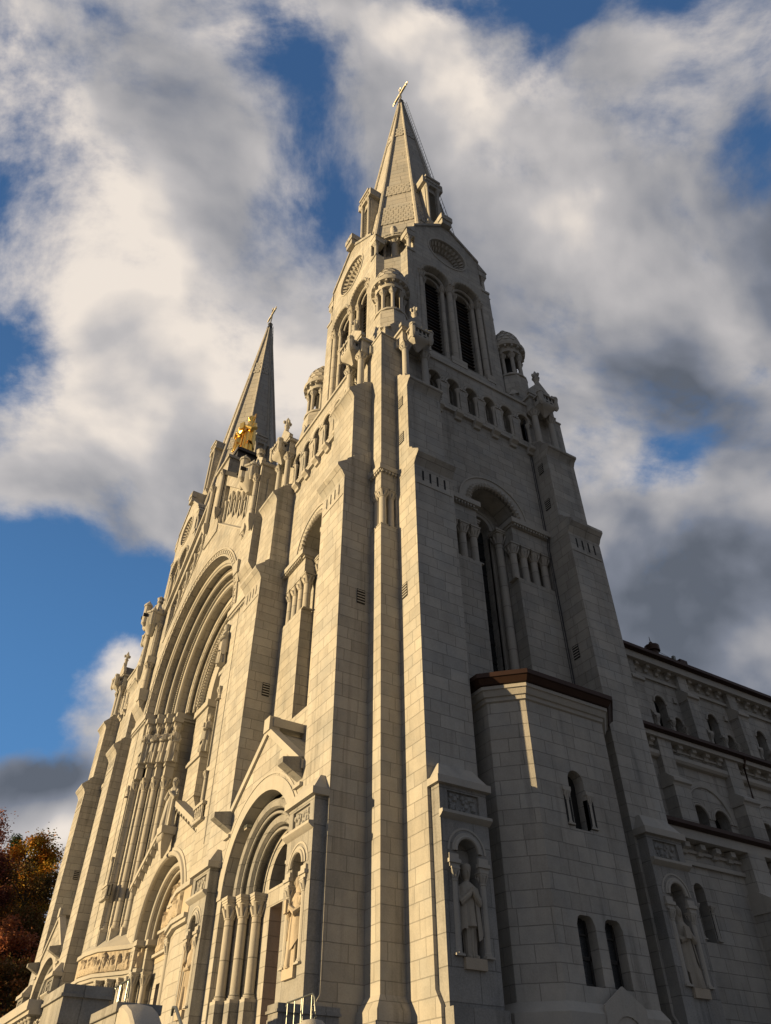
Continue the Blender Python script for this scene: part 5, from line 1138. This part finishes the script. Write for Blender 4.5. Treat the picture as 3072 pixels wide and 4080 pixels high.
b.loft([[F(x, n, z + dz) for n, dz in ((6.4, 0), (6.4, .02), (6.45, .08), (6.7, .11), (6.95, .08), (7.0, .02), (7.0, 0), (7.0, -.5), (6.4, -.5))] for x, z in ((1.7, 2.30), (2.1, 2.26), (2.5, 2.12), (2.85, 1.9), (3.3, 1.5), (3.9, .95))]); b.build('curved_end', o)
r_ = MB(MSS); handrail(r_, lambda u, n, z: F(u, n + 6.6, z), -.72, .82, 2.96, 2.1); r_.build('steel_handrail', o)
r_ = MB(MSS); r_.tube([F(3.05, 6.35, 2.1), F(3.1, 6.35, 2.22), F(3.25, 6.35, 2.2), F(3.9, 6.35, 1.75), F(4.6, 6.35, 1.2)], .03, 8); r_.build('steel_handrail', o)

# ================================================================ hillside and autumn trees
hl = MB(MGR); rr = random.Random(5)
def hz(x): t_ = min(1, max(0, (-62 - x) / 44)); return ZG - .4 + 24.2 * t_ * t_ * (3 - 2 * t_) + max(0, -106 - x) * .05
xs = [-60 - i * 12 for i in range(16)]; ysr = [-160 + j * 12 for j in range(32)]
vv = []; ff = []
for i, x in enumerate(xs):
    for y in ysr: vv.append((x, y, hz(x) * (1 if y > -60 else max(0, 1 - (-60 - y) / 90)) + rr.uniform(-.3, .3)))
n_ = len(ysr)
for i in range(len(xs) - 1):
    for j in range(n_ - 1): ff.append((i * n_ + j, i * n_ + j + 1, (i + 1) * n_ + j + 1, (i + 1) * n_ + j))
hl.add(vv, ff); structure(hl.build('hill'))
def leafmat(name, c1, c2, c3):
    m, n, b = newmat(name); P = n.n('ShaderNodeNewGeometry').outputs['Position']; oi = n.n('ShaderNodeNewGeometry').outputs['Random Per Island']
    a = n.mix(n.ss(n.noise(P, .45, 3), .35, .65), c1, c2); a = n.mix(n.ss(oi, .55, 1.0), a, c3)
    n.put(b.inputs['Base Color'], a); b.inputs['Roughness'].default_value = .7
    b.inputs['Specular IOR Level'].default_value = .2
    tr = n.n('ShaderNodeBsdfTranslucent'); n.put(tr.inputs[0], a); mx = n.n('ShaderNodeMixShader'); mx.inputs[0].default_value = .25; n.put(mx.inputs[1], b); n.put(mx.inputs[2], tr)
    o = [q for q in m.node_tree.nodes if q.type == 'OUTPUT_MATERIAL'][0]; n.put(o.inputs[0], mx); return m
LM = {'russet': leafmat('russet_leaves', (.34, .10, .04), (.42, .16, .06), (.24, .08, .06)), 'maroon': leafmat('maroon_shade_leaves', (.15, .04, .035), (.22, .08, .04), (.09, .03, .03)),  # maroon and olive-brown carry the lower slope's shade in the leaf colour
      'orange': leafmat('orange_leaves', (.62, .24, .03), (.42, .28, .03), (.22, .19, .03)), 'green': leafmat('dark_green_leaves', (.035, .06, .018), (.05, .07, .02), (.02, .035, .012)), 'brown': leafmat('olive_brown_shade_leaves', (.13, .09, .022), (.20, .08, .025), (.08, .07, .02))}
MBK = plain('bark', (.06, .045, .035), .9, nscale=5)
def tree(kind, name, H_, R_, pos, label, seed, conifer=False, nleaf=5200):
    r = random.Random(seed); o = bpy.data.objects.new(name, None); S.collection.objects.link(o); o.location = pos
    tag(o, label, 'tree', 'autumn trees on the hillside')
    t = MB(MBK); t.tube([(0, 0, -1), (.1, 0, H_ * .25), (-.1, .1, H_ * .6), (0, 0, H_ * .93)], [H_ * .028, H_ * .022, H_ * .012, .03], 8)
    cl = []
    nb_ = 40 if conifer else 34
    for i in range(nb_):
        a = r.uniform(0, 2 * pi); f = r.uniform(.22, .97) if not conifer else (i + .5) / nb_ * .85 + .12
        if conifer: rad = R_ * (1.02 - f) * r.uniform(.6, 1.1)
        else: rad = R_ * sqrt(max(.05, 1 - ((f - .55) / .48) ** 2)) * r.uniform(.3, .92)
        tip = Vector((cos(a) * rad, sin(a) * rad, H_ * f)); base = Vector((0, 0, H_ * max(.12, f - (.22 if not conifer else .02))))
        t.tube([base, base.lerp(tip, .5) + Vector((0, 0, .3)), tip], [H_ * .008, H_ * .005, .03], 5); cl.append((tip, base))
    t.build('trunk', o)
    c = MB(LM[kind])
    per = nleaf // nb_
    for tip, base in cl:
        cr_ = R_ * (.24 if not conifer else .17) * r.uniform(.7, 1.3)
        for j in range(per):
            v = Vector((r.gauss(0, 1), r.gauss(0, 1), r.gauss(0, .75))); p = tip + v * cr_ * .55 + (base - tip) * max(0, r.uniform(-.5, .35))
            s_ = r.uniform(.10, .23); d1 = Vector((r.gauss(0, 1), r.gauss(0, 1), r.gauss(0, .6))).normalized(); d2 = d1.cross(Vector((r.gauss(0, 1), r.gauss(0, 1), r.gauss(0, 1)))).normalized()
            c.add([p - d1 * s_, p + d2 * s_ * .55, p + d1 * s_, p - d2 * s_ * .55], [(0, 1, 2, 3)])
    cr2 = c.build('crown', o, smooth=False); return o
TREES = [
 ('russet', 'maple_tree', 17, 6.5, -104, -3.4, 'tall russet-red maple with thinning top at the left edge of the sky'),
 ('green', 'pine_tree', 16, 3.2, -112, 3.2, 'dark green pine rising just behind the orange tree'),
 ('green', 'spruce_tree', 15, 3.6, -112, 7.0, 'dark green conifer close against the far tower'),
 ('orange', 'maple_tree', 14.5, 5.0, -100, 3.6, 'bright orange and yellow-green maple below the dark pine'),
 ('russet', 'oak_tree', 14, 5.5, -112, -8.5, 'russet tree half cut by the left picture edge'),
 ('maroon', 'maple_tree', 13, 5.0, -94, -2.2, 'maroon tree, darkened for shade, below the tall russet maple'),
 ('brown', 'oak_tree', 13, 5.5, -92, 3.4, 'olive-brown tree, darkened for shade, directly under the bright orange maple'),
 ('brown', 'oak_tree', 12, 5.0, -90, -6.0, 'olive-brown tree, darkened for shade, low at the left edge'),
 ('russet', 'maple_tree', 12, 5.0, -84, .5, 'deep red tree in the middle of the shaded slope'),
 ('maroon', 'oak_tree', 11, 5.0, -80, -4.5, 'maroon tree, darkened for shade, low on the slope at the left edge'),
 ('brown', 'maple_tree', 11, 4.6, -78, 2.8, 'brown tree, darkened for shade, low beside the far tower foot'),
 ('russet', 'oak_tree', 10, 4.6, -72, -1.5, 'rust-brown tree just above the balustrade'),
 ('maroon', 'maple_tree', 10, 4.4, -70, -6.0, 'small maroon tree, darkened for shade, lowest at the left edge'),
]
for i, (kd, nm, hh, rd, x, y, lb) in enumerate(TREES):
    tree(kd, nm, hh, rd, (x, y, hz(x) - .3), lb, 60 + i, conifer=nm in ('spruce_tree',), nleaf=17000 if i < 7 else 13000)
